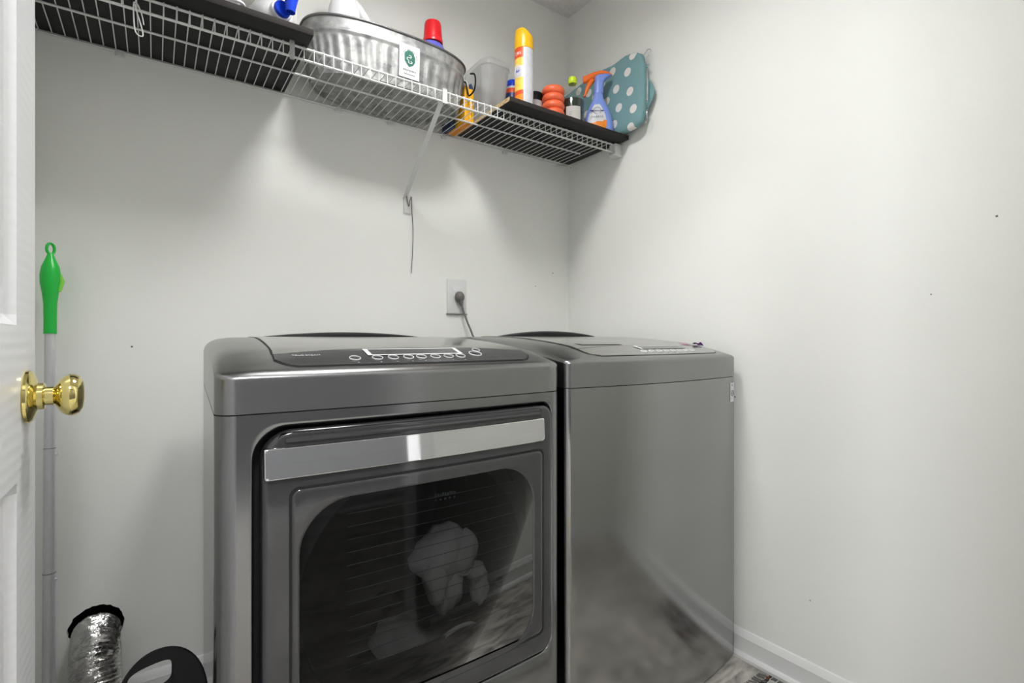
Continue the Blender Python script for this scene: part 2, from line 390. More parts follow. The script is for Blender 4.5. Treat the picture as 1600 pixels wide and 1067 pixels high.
# front wall with the doorway, and the hallway outside it
slab('wall_front', OX1 + .02, XR, YF - .12, YF, 0, ZC)
slab('wall_front_left', XL, OX0 - .035, YF - .12, YF, 0, ZC)
slab('wall_front_header', OX0 - .035, OX1 + .02, YF - .12, YF, 2.06, ZC)
slab('wall_hall_right', 2.6, 2.7, HY, YF - .12, 0, ZC, m='hall')
slab('wall_hall_far', -2.0, 2.7, HY - .1, HY, 0, ZC, m='hall')
slab('wall_hall_near_right', XR + .11, 2.7, YF - .12, YF, 0, ZC)
slab('wall_hall_near_left', -2.0, XL - .11, YF - .12, YF, 0, ZC)
slab('trim_2', OX1, OX1 + .02, YF - .12, YF, 0, 2.06, m='trim')
slab('trim_3', OX0 - .035, OX0 - .022, YF - .12, YF, 0, 2.06, m='trim')
slab('trim_4', OX0 - .022, OX1, YF - .12, YF, 2.045, 2.06, m='trim')
slab('trim_5', OX1, OX1 + .06, YF, YF + .012, .0, 2.10, m='trim', bev=.004)
slab('trim_6', OX0 - .09, OX1 + .06, YF, YF + .012, 2.062, 2.12, m='trim', bev=.004)
def baseboard(name, a, b, n):              # profile swept from a to b, n = into the room
    bm = bmesh.new(); a, b, n = Vector(a), Vector(b), Vector(n)
    prof = [(0, 0), (.021, 0), (.022, .010), (.018, .017), (.011, .020), (.011, .060), (.0125, .066), (.010, .072), (.008, .078), (.004, .085), (0, .087)]
    loft(bm, [[a + n * d + Vector((0, 0, z)) for d, z in prof], [b + n * d + Vector((0, 0, z)) for d, z in prof]])
    tag(obj(name, bm, M['trim'], None, angle=25), kind='structure')
baseboard('baseboard_right', (XR, YF, 0), (XR, YB, 0), (-1, 0, 0))
baseboard('baseboard_back', (XL, YB, 0), (XR, YB, 0), (0, -1, 0))
baseboard('baseboard_front', (OX1 + .06, YF, 0), (XR, YF, 0), (0, 1, 0))
baseboard('baseboard_hall', (-2.0, HY, 0), (2.6, HY, 0), (0, 1, 0))

# ------------------------------------------------------------------ laundry lamp, and fill lamps added in the hallway
def ceiling_lamp(x, y, r, glow, label, lip=.033):
    t = thing('ceiling_lamp', (x, y, ZC), label, 'lamp')
    bm = bmesh.new(); lathe(bm, [(r + .014, ZC - .0005), (r + .014, ZC - lip + .003), (r + .010, ZC - lip), (r + .006, ZC - lip), (r + .003, ZC - lip + .003), (r, ZC - .020)], (x, y, 0), 48)
    obj('lamp_ring', bm, M['wire'], t)
    bm = bmesh.new(); lathe(bm, [(r, ZC - .024), (r * .7, ZC - .0262), (r * .3, ZC - .0268), (.004, ZC - .027)], (x, y, 0), 48, cap0=False)
    obj('diffuser', bm, glow, t)
ceiling_lamp(.55, .90, .155, M['glow'], 'round drum ceiling lamp above the washer and dryer', .068)  # ring made deep to hold light off the upper walls
ceiling_lamp(-.1, -.66, .15, M['glow_fill'], 'flat round ceiling lamp of the hallway, nearer the doorway')  # unseen disc added to fill the laundry room through the doorway
ceiling_lamp(1.5, -.62, .15, M['glow_fill'], 'flat round ceiling lamp of the hallway, farther to the right')  # second unseen fill lamp, added farther along the hallway

# ------------------------------------------------------------------ door (open, at the left edge)
DX, DY1, DY0 = -.1312, .915, .112
d = thing('panel_door', (DX - .0175, DY0, 0), 'white six panel door standing open at the left edge, with a brass knob', 'door')
bm = bmesh.new()
def dface(side):
    xs = DX if side > 0 else DX - .035
    sgn = 1 if side > 0 else -1
    pans = []
    for (a, b) in ((DY0 + .105, DY0 + .355), (DY0 + .455, DY1 - .110)):
        for (c, e) in ((.23, .834), (1.016, 1.60), (1.70, 1.92)): pans.append((a, b, c, e))
    ys = sorted({DY0 + .001, DY1 - .001} | {v for p in pans for v in (p[0], p[0] + .012, p[0] + .020, p[0] + .050, p[1], p[1] - .012, p[1] - .020, p[1] - .050)})
    zs = sorted({.012, 2.035} | {v for p in pans for v in (p[2], p[2] + .012, p[2] + .020, p[2] + .050, p[3], p[3] - .012, p[3] - .020, p[3] - .050)})
    def h(y, z):
        for (a, b, c, e) in pans:
            if a <= y <= b and c <= z <= e:
                m_ = min(y - a, b - y, z - c, e - z)
                return interp([(0, 0), (.012, -.009), (.020, -.009), (.050, -.002)], m_)
        return 0
    V = [[bm.verts.new((xs + sgn * h(y, z), y, z)) for y in ys] for z in zs]
    for j in range(len(zs) - 1):
        for i in range(len(ys) - 1): bm.faces.new((V[j][i], V[j][i + 1], V[j + 1][i + 1], V[j + 1][i]))
    return V
A = dface(1); B = dface(-1)
def ringof(V): return V[0][:] + [r[-1] for r in V[1:]] + V[-1][-2::-1] + [r[0] for r in V[-2:0:-1]]
ra, rb = ringof(A), ringof(B)
for k in range(len(ra)): bm.faces.new((ra[k], ra[(k + 1) % len(ra)], rb[(k + 1) % len(ra)], rb[k]))
obj('door_slab', bm, M['door'], d, angle=18)
for s in (1, -1):
    bm = bmesh.new(); ky, kz = .857, .9285; xs = DX if s > 0 else DX - .035
    prof = [(.0315, 0), (.033, .0015), (.0325, .005), (.030, .008), (.020, .012), (.0165, .0135), (.0165, .020), (.015, .021), (.0115, .0215), (.0115, .031), (.0145, .034), (.0200, .038),
            (.0245, .043), (.0265, .049), (.0262, .055), (.0235, .0605), (.0175, .0645), (.0085, .0662), (.0005, .0665)]
    prof = [(a, b * .84) for a, b in prof]
    lathe(bm, prof, (xs, ky, kz), 40, mat4=Matrix.Rotation(s * PI / 2, 4, 'Y'))
    kn = obj('door_knob', bm, M['brass'], d, angle=28); kn['label'] = 'polished brass knob with round rose'
bm = bmesh.new(); box(bm, DX - .029, DX - .006, DY1 - .0005, DY1 + .0015, .90, .957, .001); obj('latch_plate', bm, M['brass'], d)

# ------------------------------------------------------------------ washer and dryer
class App:
    def __init__(s, x0, x1, prof, sag=.014, yc=.8745, yb=1.585, rc=.028):
        s.rc = rc
        s.x0, s.x1, s.xc, s.hw = x0, x1, (x0 + x1) / 2, (x1 - x0) / 2
        s.sag, s.yc, s.yb, s.prof = sag, yc, yb, prof
    def yf(s, x): return s.yc + s.sag * ((x - s.xc) / s.hw) ** 2
    def ztop(s, p): return interp(s.prof, p)
    def outline(s, rc=None, tp=.030):
        rc = rc or s.rc
        x0, x1 = s.x0, s.x1; L = []
        yl = s.yf(x0)
        for k in range(13):                       # left side, back to front
            t = k / 12; L.append((x0 + tp * (1 - t) ** 1.0, lerp(s.yb, yl + rc, t)))
        for k in range(1, 9):
            a = .5 * PI * k / 8; x = x0 + rc - rc * math.cos(a); L.append((x, s.yf(x) + rc - rc * math.sin(a)))
        for k in range(1, 40):
            x = lerp(x0 + rc, x1 - rc, k / 40); L.append((x, s.yf(x)))
        for k in range(0, 9):
            a = .5 * PI * (1 - k / 8); x = x1 - rc + rc * math.cos(a); L.append((x, s.yf(x) + rc - rc * math.sin(a)))
        for k in range(1, 13):
            t = k / 12; L.append((x1 - tp * t, lerp(yl + rc, s.yb, t)))
        for k in range(1, 16):
            L.append((lerp(x1 - tp, x0 + tp, k / 16), s.yb))
        return L
    def console(s, name, zs, m, parent):
        O = s.outline(); ym = (s.yb + s.yc) / 2; hd = (s.yb - s.yc) / 2; rings = []
        sides = [(0, 0, None), (.0, 0, .045), (.0, .0, .034), (.004, .0008, .022), (.009, .002, .016), (.016, .0036, .0105), (.025, .0058, .006), (.036, .009, .003), (.05, .014, .001), (.07, .022, 0)]
        def pt(x, y, a, b, drop):
            fx = 1 - a / s.hw; fy = 1 - (b if y < ym else a * .6) / hd
            X = s.xc + (x - s.xc) * fx; Y = ym + (y - ym) * fy
            if drop is None: return (X, Y, zs)
            p = Y - s.yf(X)
            wgt = lerp(.22, 1, min(1, max(0, p / .22)))
            return (X, Y, max(zs + .004, s.ztop(max(p, 0)) - drop * wgt))
        for a, b, dr in sides: rings.append([pt(x, y, a, b, dr) for x, y in O])
        fx0 = 1 - .07 / s.hw; 
        for k in range(1, 26):
            q = 1 - k / 26; a = s.hw * (1 - fx0 * q); b = hd * (1 - (1 - .022 / hd) * q)
            ring = []
            for x, y in O:
                fyb = (1 - .042 / hd) * q if y >= ym else (1 - .022 / hd) * q
                X = s.xc + (x - s.xc) * fx0 * q; Y = ym + (y - ym) * fyb
                ring.append((X, Y, s.ztop(max(Y - s.yf(X), 0))))
            rings.append(ring)
        bm = bmesh.new(); loft(bm, rings, True, True)
        return obj(name, bm, m, parent, angle=50)
    def patch(s, name, xl, xr, pf, pb, m, parent, off=.0016, nu=48, nv=12, drop_edges=True):
        """thin plate lying on the top surface; xl, xr, pf, pb are functions"""
        bm = bmesh.new()
        def f(u, v):
            x = lerp(xl(0), xr(0), u); a, b = pf(x, u), pb(x, u); p = lerp(a, b, v)
            x = lerp(xl(p), xr(p), u); y = s.yf(x) + p
            return (x, y, s.ztop(p) + off)
        V = grid(bm, nu, nv, f)
        r = V[0][:] + [q[-1] for q in V[1:]] + V[-1][-2::-1] + [q[0] for q in V[-2:0:-1]]
        low = [bm.verts.new(v.co - Vector((0, 0, off + .002))) for v in r]
        for k in range(len(r)): bm.faces.new((r[k], r[(k + 1) % len(r)], low[(k + 1) % len(r)], low[k]))
        return obj(name, bm, m, parent, angle=50)
    def on(s, x, p, off=.002): return Vector((x, s.yf(x) + p, s.ztop(p) + off))
    def cabinet(s, name, zb, zt, m, parent, hole=None, rc=None):
        rc = rc or s.rc
        bm = bmesh.new(); O = s.outline(rc)
        nfront = 39; i0 = 13 + 8 - 1; i1 = i0 + nfront + 1
        strip = O[i1:] + O[:i0 + 1]
        if hole is None:
            rings = [[(s.xc + (x - s.xc) * .99, y + (.004 if y < 1.2 else 0), zb) for x, y in O], [(x, y, zb + .008) for x, y in O], [(x, y, zt) for x, y in O]]
            loft(bm, rings)
        else:
            loft(bm, [[(x, y, z) for x, y in strip] for z in (zb, zt)], False, False, closed=False)
            X0, X1 = s.x0 + rc, s.x1 - rc
            outer = rrect(X0, X1, zb, zt, .0005); inner = rrect(*hole)
            rings = []
            for t in (0, .2, .4, .6, .8, 1):
                ring = []
                for (a, b), (c, e) in zip(outer, inner):
                    x, z = lerp(a, c, t), lerp(b, e, t); ring.append((x, s.yf(x), z))
                rings.append(ring)
            h = hole
            for ins, dy in ((.0015, .0008), (.004, .004), (.0055, .012), (.006, .045)):
                q = rrect(h[0] + ins, h[1] - ins, h[2] + ins, h[3] - ins, tuple(max(.004, r - ins) for r in h[4])); rings.append([(x, s.yf(x) + dy, z) for x, z in q])
            loft(bm, rings, False, False)
        return obj(name, bm, m, parent, angle=35)

PROF_D = [(0, .9445), (.008, .9485), (.018, .9515), (.03, .955), (.06, .965), (.10, .9775), (.13, .9825), (.20, .990), (.30, .998), (.40, 1.0025), (.55, 1.004), (.72, 1.003)]
PROF_W = [(0, .9495), (.008, .953), (.018, .956), (.03, .959), (.06, .968), (.10, .978), (.13, .983), (.20, .9905), (.30, .999), (.40, 1.0045), (.55, 1.007), (.72, 1.006)]
DR = App(.074, .764, PROF_D)
WA = App(.785, 1.481, PROF_W, sag=.030, yc=.866, rc=.015)

def appliance_top(A, parent, dx):
    xl = lambda p: A.x0 + .088 + .06 * p; xr = lambda p: A.x1 - .060 - .06 * p
    def pf(x, u): return .024 + .030 * max(0, (.07 - min(u, 1 - u)) / .07) ** 2
    def pb(x, u): return .108 - .030 * abs(2 * u - 1) ** 2.2
    A.patch('control_panel', xl, xr, pf, pb, M['dark_panel'] if dx == 0 else M['steel_lid'], parent, .0022)
    def pb2(x, u): return pb(x, u) + .0035
    A.patch('lid', xl, xr, pb2, lambda x, u: .60, M['steel_lid'] if dx == 0 else M['steel_lid'], parent, .0022, nv=26)
    # dark seam under both plates
    A.patch('lid_seam', lambda p: xl(p) - .0022, lambda p: xr(p) + .0022, lambda x, u: pf(x, u) - .0015, lambda x, u: .602, M['gap'], parent, .0008, nv=40)
    # raised dark rear cowl
    bm = bmesh.new(); xa, xb = A.x0 + .135, A.x1 - .115; hh = .0135 if dx == 0 else .020
    def f(u, v):
        x = lerp(xa, xb, u); s_ = (1 - abs(2 * u - 1) ** 2.0); a = PI * v
        return (x, 1.40 - .05 * math.cos(a) * (s_ ** .5), A.ztop(.52) + .001 + hh * s_ * math.sin(a) ** .5)
    grid(bm, 48, 14, f); obj('rear_cowl', bm, M['black'], parent)

def ringmesh(A, outl, inl, off_o, off_i, back):
    """plate between two outlines (lists of (x, z)), following the bowed front; off = distance in front of the cabinet face"""
    rings = []
    def at(q, o): return [(x, A.yf(x) - o, z) for x, z in q]
    def shrink(q, d_):
        cx = sum(a for a, _ in q) / len(q); cz = sum(b for _, b in q) / len(q); hx = max(a for a, _ in q) - cx; hz = max(b for _, b in q) - cz
        return [(cx + (a - cx) * (1 - d_ / hx), cz + (b - cz) * (1 - d_ / hz)) for a, b in q]
    rings.append(at(outl, back)); rings.append(at(outl, off_o - .006)); rings.append(at(shrink(outl, .0012), off_o - .003)); rings.append(at(shrink(outl, .004), off_o - .0007)); rings.append(at(shrink(outl, .008), off_o))
    a, b = shrink(outl, .008), shrink(inl, -.003)
    for t in (.25, .5, .75, 1): rings.append(at([(lerp(p[0], q[0], t), lerp(p[1], q[1], t)) for p, q in zip(a, b)], lerp(off_o, off_i, t)))
    rings.append(at(inl, off_i - .002)); rings.append(at(inl, back))
    return rings

# ---- dryer
dr = thing('dryer', (DR.xc, 1.2, 0), 'graphite front-loading dryer on the left, with a dark window door and chrome handle strip', 'dryer')
HOLE = (.1215, .7325, .300, .8625, (.034, .034, .030, .055))
DR.cabinet('cabinet', .015, .8805, M['steel'], dr, HOLE)
bm = bmesh.new(); box(bm, DR.x0 + .035, DR.x1 - .035, .93, 1.58, .012, .03); obj('base_pan', bm, M['gap'], dr)
bm = bmesh.new(); box(bm, DR.x0 + .031, DR.x1 - .031, 1.583, 1.586, .015, .88); obj('back_panel', bm, M['cabinet'], dr)
DR.console('console', .8825, M['steel_top'], dr)
bm = bmesh.new()                                       # dark seam under the console
loft(bm, [[(DR.xc + (x - DR.xc) * .994, y + (.002 if y < 1.2 else 0), z) for x, y in DR.outline()] for z in (.8795, .8835)]); obj('console_seam', bm, M['gap'], dr)
appliance_top(DR, dr, 0)
bm = bmesh.new()                                       # recess behind the door
loft(bm, [[(x, DR.yf(x) + .042, z) for x, z in rrect(.126, .728, .305, .858, .03)], [(x, DR.yf(x) + .044, z) for x, z in rrect(.20, .66, .40, .73, .08)]], False, False); obj('door_recess', bm, M['gap'], dr)
# door
WIN = rrect(.191, .670, .352, .731, (.075, .075, .085, .085))
dd = None
bm = bmesh.new(); loft(bm, ringmesh(DR, rrect(.1370, .7285, .309, .8520, (.030, .030, .026, .048)), rrect(.187, .674, .348, .735, (.07, .07, .08, .08)), .006, .006, -.025), False, False)
dd = obj('door', bm, M['door_dark'], dr, angle=30)
bm = bmesh.new(); loft(bm, [[(x, DR.yf(x) - o, z) for x, z in rrect(.1755 - e, .7015 + e, .3505 - e, .7595 + e, .016)] for e, o in ((0, -.004), (0, .0066), (-.006, .0066), (-.006, -.004))], False, False); obj('door_groove', bm, M['gap'], dd)
bm = bmesh.new(); loft(bm, ringmesh(DR, rrect(.1775, .6995, .3530, .7570, .014), WIN, .0085, .0085, -.012), False, False); obj('window_frame', bm, M['door_inner'], dd, angle=30)
bm = bmesh.new()
def fanfill(bm, q, fn, steps=8):
    cx = sum(a for a, _ in q) / len(q); cz = sum(b for _, b in q) / len(q)
    rings = [[fn(cx + (a - cx) * t, cz + (b - cz) * t) for a, b in q] for t in [1 - k / steps for k in range(steps)]]
    R = loft(bm, rings, False, True); return R
fanfill(bm, WIN, lambda x, z: (x, DR.yf(x) - .0060, z)); obj('window_glass', bm, M['glass_dark'], dd)
bm = bmesh.new()
for k in range(13):
    z = .700 - k * .0222
    tube(bm, [(x, DR.yf(x) - .004, z) for x in [lerp(.268, .622, i / 8) for i in range(9)]], .00055, 4)
obj('window_line', bm, M['line'], dd)
bm = bmesh.new()
for k in range(9): box(bm, .432 + k * .0052, .4355 + k * .0052, DR.yf(.45) - .0048, DR.yf(.45) - .004, .6995, .7065 - (k % 3) * .001)
for k in range(5): box(bm, .432 + k * .010, .436 + k * .010, DR.yf(.45) - .0048, DR.yf(.45) - .004, .6925, .6955)
obj('window_print', bm, M['line'], dd)
# handle: dark scoop above a mirror strip
bm = bmesh.new(); q = rrect(.160, .694, .8265, .8495, .008)
loft(bm, [[(x, DR.yf(x) - .0065, z) for x, z in q], [(x, DR.yf(x) + .010, z + .001) for x, z in rrect(.163, .691, .829, .847, .007)]], False, True); obj('handle_scoop', bm, M['black'], dd)
bm = bmesh.new(); tube(bm, [(x, DR.yf(x) - .008, .8375) for x in [lerp(.170, .688, i / 12) for i in range(13)]], .0045, 8); obj('handle_bar', bm, M['door_dark'], dd)
bm = bmesh.new()
def hs(x): return DR.yf(x)
ringsH = []
HO = rrect(.1385, .7000, .7765, .8265, (.004, .010, .003, .004))
def insetq(q, d_): return [(.41925 + (a - .41925) * (1 - d_ / .281), .8015 + (b - .8015) * (1 - d_ / .025)) for a, b in q]
for ins, o in ((0, .004), (0, .0125), (.0008, .0142), (.002, .0150)):
    ringsH.append([(x, hs(x) - (o - .0035 * (z - .7765) / .05 if o > .005 else o), z) for x, z in insetq(HO, ins)])
R = loft(bm, ringsH, False, False)
base = insetq(HO, .002)
prev = R[-1]
for k in range(1, 7):
    q = [(a, .8015 + (b - .8015) * (1 - k / 6.0 * .999)) for a, b in base]
    cur = [bm.verts.new((x, hs(x) - (.015 - .0035 * (z - .7765) / .05), z)) for x, z in q]
    for i in range(len(cur)): bm.faces.new((prev[i], prev[(i + 1) % len(cur)], cur[(i + 1) % len(cur)], cur[i]))
    prev = cur
bmesh.ops.remove_doubles(bm, verts=bm.verts, dist=.00005)
h_ = obj('handle', bm, M['chrome'], dd, angle=30); h_['label'] = 'mirror chrome handle strip'
# drum
bm = bmesh.new(); dc = Vector((.43, 0, .53))
rings = []
for y, r in ((.915, .235), (.93, .27), (1.40, .27), (1.42, .24)):
    rings.append([(dc.x + r * math.cos(2 * PI * k / 48), y, dc.z + r * math.sin(2 * PI * k / 48)) for k in range(48)])
loft(bm, rings, False, True)
for a in (PI / 2, PI / 2 + 2 * PI / 3, PI / 2 + 4 * PI / 3):
    c, s_ = math.cos(a), math.sin(a)
    tube(bm, [(dc.x + .255 * c, .95, dc.z + .255 * s_), (dc.x + .245 * c, 1.38, dc.z + .245 * s_)], .025, 8)
obj('drum', bm, M['drum'], dr)
# display, buttons, print
bm = bmesh.new()
X0, X1, P0, P1 = .3275, .532, .0625, .099
for (a, b, c, e) in ((X0, X1, P0, P0 + .0045), (X0, X1, P1 - .0035, P1), (X0, X0 + .009, P0, P1), (X1 - .009, X1, P0, P1)):
    grid(bm, 8, 2, lambda u, v: DR.on(lerp(a, b, u), lerp(c, e, v), .0034))
obj('display_frame', bm, M['print'], dr)
bm = bmesh.new(); grid(bm, 10, 4, lambda u, v: DR.on(lerp(X0 + .008, X1 - .008, u), lerp(P0 + .004, P1 - .003, v), .0030)); obj('display', bm, M['door_dark'], dr)
def button(A, x, p, r, parent, m='print', dark='dark_panel'):
    n = Vector((0, -.31, .95)).normalized(); mt = Vector((0, 0, 1)).rotation_difference(n).to_matrix().to_4x4()
    bm = bmesh.new(); lathe(bm, [(r, -.001), (r, .0015), (r * .93, .0022), (r * .86, .0015), (r * .86, .0)], A.on(x, p, .0025), 28, mat4=mt)
    b_ = obj('button', bm, M[m], parent)
    bm = bmesh.new(); lathe(bm, [(r * .86, 0), (r * .84, .001), (r * .5, .0016), (.0002, .0018)], A.on(x, p, .0025), 28, mat4=mt); obj('button_face', bm, M[dark], b_)
for x in (.299, .341, .372, .403, .430, .461, .491, .519): button(DR, x, .051, .0105, dr)
button(DR, .562, .062, .0145, dr); button(DR, .577, .084, .0095, dr)
for x in (.299, .341, .372, .403, .430, .461, .491, .519):
    pass
for x in (.299, .341, .372, .403, .430, .461, .491, .519):
    bm = bmesh.new(); lathe(bm, [(.0016, 0), (.0012, .0006)], DR.on(x, .0300, .0026), 8); obj('indicator_light', bm, M['print'], dr)
def flat_text(A, s_, x, p, size, parent, m='print', name='lettering'):
    o = A.on(x, p, .0032); o2 = A.on(x + .01, p, .0032); o3 = A.on(x, p + .01, .0032)
    text_part(name, s_, size, frame(o, o2 - o, o3 - o), M[m], parent, .0001)
flat_text(DR, 'TRUE STEAM', .2185, .069, .0085, dr)

# ---- laundry seen through the dryer window
bm = bmesh.new()
def blob(c, rx, ry, rz, seed, sub=3):
    rd = random.Random(seed); r = bmesh.ops.create_icosphere(bm, subdivisions=sub, radius=1)
    ph = [rd.uniform(0, 6) for _ in range(6)]
    for v in r['verts']:
        p = v.co.copy(); k = 1 + .14 * math.sin(3 * p.x + ph[0]) * math.sin(3 * p.z + ph[1]) + .07 * math.sin(6 * p.z + 9 * p.x + ph[2]) + .03 * math.sin(13 * p.x - 3 * p.z + ph[3])
        v.co = Vector(c) + Vector((p.x * rx * k, p.y * ry * k, p.z * rz * k))
blob((.505, .985, .535), .062, .05, .060, 1); blob((.545, .965, .535), .036, .03, .050, 2); blob((.475, .955, .50), .026, .03, .050, 3)
blob((.572, .955, .495), .024, .03, .020, 4); blob((.515, .975, .47), .034, .03, .060, 5); blob((.50, 1.12, .29), .11, .10, .04, 6)
blob((.585, .96, .455), .020, .02, .040, 8); blob((.555, .955, .50), .034, .014, .008, 9)
tube(bm, smoothpath([(.465, .94, .36), (.475, .925, .39), (.505, .92, .405), (.545, .925, .40), (.565, .93, .375), (.55, .94, .35)]), .0045, 8)
tag(obj('clothes', bm, M['cloth'], None, angle=60, org=(.46, 1.0, .31)), 'pale crumpled clothes inside the dryer, seen through its dark window', 'clothes')

# ---- washer
wa = thing('washing_machine', (WA.xc, 1.2, 0), 'graphite top-loading washing machine beside the right wall', 'washing machine')
WA.cabinet('cabinet', .015, .8830, M['steel_face'], wa)
WA.console('console', .8850, M['steel_top'], wa)
bm = bmesh.new(); loft(bm, [[(WA.xc + (x - WA.xc) * .994, y + (.002 if y < 1.2 else 0), z) for x, y in WA.outline()] for z in (.8820, .8860)]); obj('console_seam', bm, M['gap'], wa)
appliance_top(WA, wa, 1)
for sx, A_ in ((.84, wa), (1.42, wa), (.13, dr), (.71, dr)):
    for sy in (.93, 1.53):
        bm = bmesh.new(); lathe(bm, [(.022, 0.0), (.02, .02)], (sx, sy, 0), 16); obj('foot', bm, M['gap'], A_)
X0, X1, P0, P1 = 1.085, 1.30, .066, .098
bm = bmesh.new()
for (a, b, c, e) in ((X0, X1, P1 - .004, P1), (X0, X0 + .010, P0, P1)):
    grid(bm, 8, 2, lambda u, v: WA.on(lerp(a, b, u), lerp(c, e, v), .0036))
obj('display_frame', bm, M['wire'], wa)
bm = bmesh.new(); grid(bm, 10, 4, lambda u, v: WA.on(lerp(X0 + .01, X1 - .01, u), lerp(P0, P1 - .004, v), .0032)); obj('display', bm, M['door_dark'], wa)
for k in range(8): button(WA, 1.075 + k * .031, .048, .0085, wa, 'wire', 'steel_lid')
bm = bmesh.new(); grid(bm, 14, 5, lambda u, v: WA.on(lerp(.925, 1.075, u), lerp(.120, .155, v), .0034)); obj('dispenser_hatch', bm, M['door_dark'], wa)
# sticker
def wsurf(x, z, off=.0008): return Vector((x, WA.yf(x) - off, z))
bm = bmesh.new(); grid(bm, 3, 3, lambda u, v: wsurf(lerp(1.4395, 1.4655, u), lerp(.806, .865, v))); st = obj('energy_sticker', bm, M['lab'], wa); st['label'] = 'small white sticker with a round emblem and two letters'
fr = frame(wsurf(1.4535, .833, .0014), (1, (WA.yf(1.458) - WA.yf(1.448)) / .01, 0), (0, 0, 1))
bm = bmesh.new()
mt = fr
Rr = loft(bm, [[(mt @ Vector((r * math.cos(2 * PI * k / 28), r * math.sin(2 * PI * k / 28), zz))) for k in range(28)] for r, zz in ((.0095, 0), (.0095, .0004), (.0072, .0004), (.0072, 0))], False, False)
obj('sticker_emblem', bm, M['ink'], st)
text_part('sticker_lettering', 'LG', .012, fr, M['ink'], st, .0002)
fr2 = fr.copy(); fr2.translation = wsurf(1.452, .857, .0014); text_part('sticker_lettering', '10', .008, fr2, M['ink'], st, .0002)
# purple scrap on the washer
bm = bmesh.new(); rd = random.Random(3)
grid(bm, 8, 5, lambda u, v: WA.on(lerp(1.395, 1.432, u), lerp(.085, .11, v), .004 + .008 * max(0, math.sin(u * 6 + v * 3)) * (1 - abs(2 * v - 1)) + rd.uniform(0, .002)))
bmesh.ops.solidify(bm, geom=bm.faces[:], thickness=.0006)
tag(obj('wrapper', bm, [M['purple']], None, org=WA.on(1.405, .1, .0)), 'scrap of crumpled purple wrapper at the right end of the washer lid', 'wrapper')
bm = bmesh.new(); grid(bm, 4, 3, lambda u, v: WA.on(lerp(1.345, 1.39, u), lerp(.105, .13, v), .0035 + .002 * math.sin(3 * u)))
bmesh.ops.solidify(bm, geom=bm.faces[:], thickness=.0005)
tag(obj('paper_scrap', bm, [M['pink']], None, org=WA.on(1.365, .12, 0)), 'small pale pink paper scrap touching the purple wrapper on the washer', 'paper')

# ------------------------------------------------------------------ wire shelf
ZS = 1.7665; YFR = 1.412; YMR = 1.560; YBR = 1.7125; ZLOW = 1.736
sh = thing('wire_shelf', (.63, 1.565, ZS), 'long white wire shelf fixed along the back wall above the machines', 'shelf')
SX0, SX1 = -.240, 1.488
for nm, y, z, r in (('back_rail', YBR, ZS, .003), ('middle_rail', YMR, ZS, .003), ('front_rail', YFR, ZS, .0032), ('front_rail', YFR, ZLOW, .0032)):
    bm = bmesh.new(); tube(bm, [(SX0, y, z), (.6, y, z), (SX1 - (.05 if nm == 'middle_rail' else .0), y, z)], r, 10); obj(nm, bm, M['wire'], sh)
bm = bmesh.new(); k = 0
x = -.214 - .0254
while x < SX1 - .004:
    tube(bm, [(x, YBR + .001, ZS + .0042), (x, YMR, ZS + .0042), (x, YFR - .001, ZS + .0042), (x, YFR - .0042, ZS + .002), (x, YFR - .0042, ZLOW - .002)], .00145, 6)
    x += .0254
obj('wire_deck', bm, M['wire'], sh)
for cx in (-.079, .496, .679, .889, 1.166, 1.446):
    bm = bmesh.new(); box(bm, cx - .010, cx + .010, YBR - .004, YB - .0003, ZS - .014, ZS + .005, .002); tube(bm, [(cx, YBR - .008, ZS - .008), (cx, YB - .001, ZS - .008)], .004, 8); obj('wall_clip', bm, M['wire'], sh)
bm = bmesh.new(); box(bm, 1.4765, XR - .0004, 1.398, 1.432, 1.7215, 1.7690, .0015); box(bm, 1.468, 1.480, 1.399, 1.425, 1.7215, 1.727, .001); obj('end_bracket', bm, M['wire'], sh)
# brace strip
bm = bmesh.new()
a, b = Vector((.731, 1.402, 1.762)), Vector((.733, 1.7165, 1.505))
t_ = (b - a).normalized(); n_ = Vector((1, 0, 0)); u_ = t_.cross(n_).normalized()
def bar(p0, p1, hw, ht):
    rg = []
    for p in (p0, p1): rg.append([p + n_ * sx * hw + u_ * sy * ht for sx, sy in ((-1, -1), (1, -1), (1, 1), (-1, 1))])
    loft(bm, rg)
bar(a, b, .0075, .0016); box(bm, .7235, .7385, 1.4015, 1.4045, ZLOW - .008, 1.772); box(bm, .7235, .7385, 1.4015, 1.418, 1.7705, 1.7735)
obj('support_brace', bm, M['wire'], sh)
# bracket foot plate, on the wall under the brace
bm = bmesh.new(); box(bm, .728, .755, YB - .006, YB - .0002, 1.452, 1.52, .002); tube(bm, [(.739, YB - .008, 1.513), (.739, YB - .001, 1.513)], .004, 8)
obj('brace_foot', bm, M['wire'], sh)
# left over lip hook
bm = bmesh.new(); tube(bm, smoothpath([(-.022, 1.398, 1.700), (-.026, 1.396, 1.722), (-.034, 1.398, 1.742), (-.040, 1.400, 1.7425), (-.040, 1.398, 1.71), (-.037, 1.397, 1.680), (-.028, 1.396, 1.672), (-.024, 1.396, 1.682), (-.040, 1.398, 1.744)]), .0014, 6)
tag(obj('wire_hook', bm, M['wire'], None, org=(-.03, 1.398, 1.742)), 'bent white wire hook hanging from the front rail of the shelf', 'hook')
bm = bmesh.new(); box(bm, .283, .295, 1.399, 1.407, 1.724, 1.778, .002)
tag(obj('rail_clip', bm, M['clear'], None, org=(.289, 1.403, 1.75)), 'clear plastic clip on the shelf front rail below the left board', 'clip')
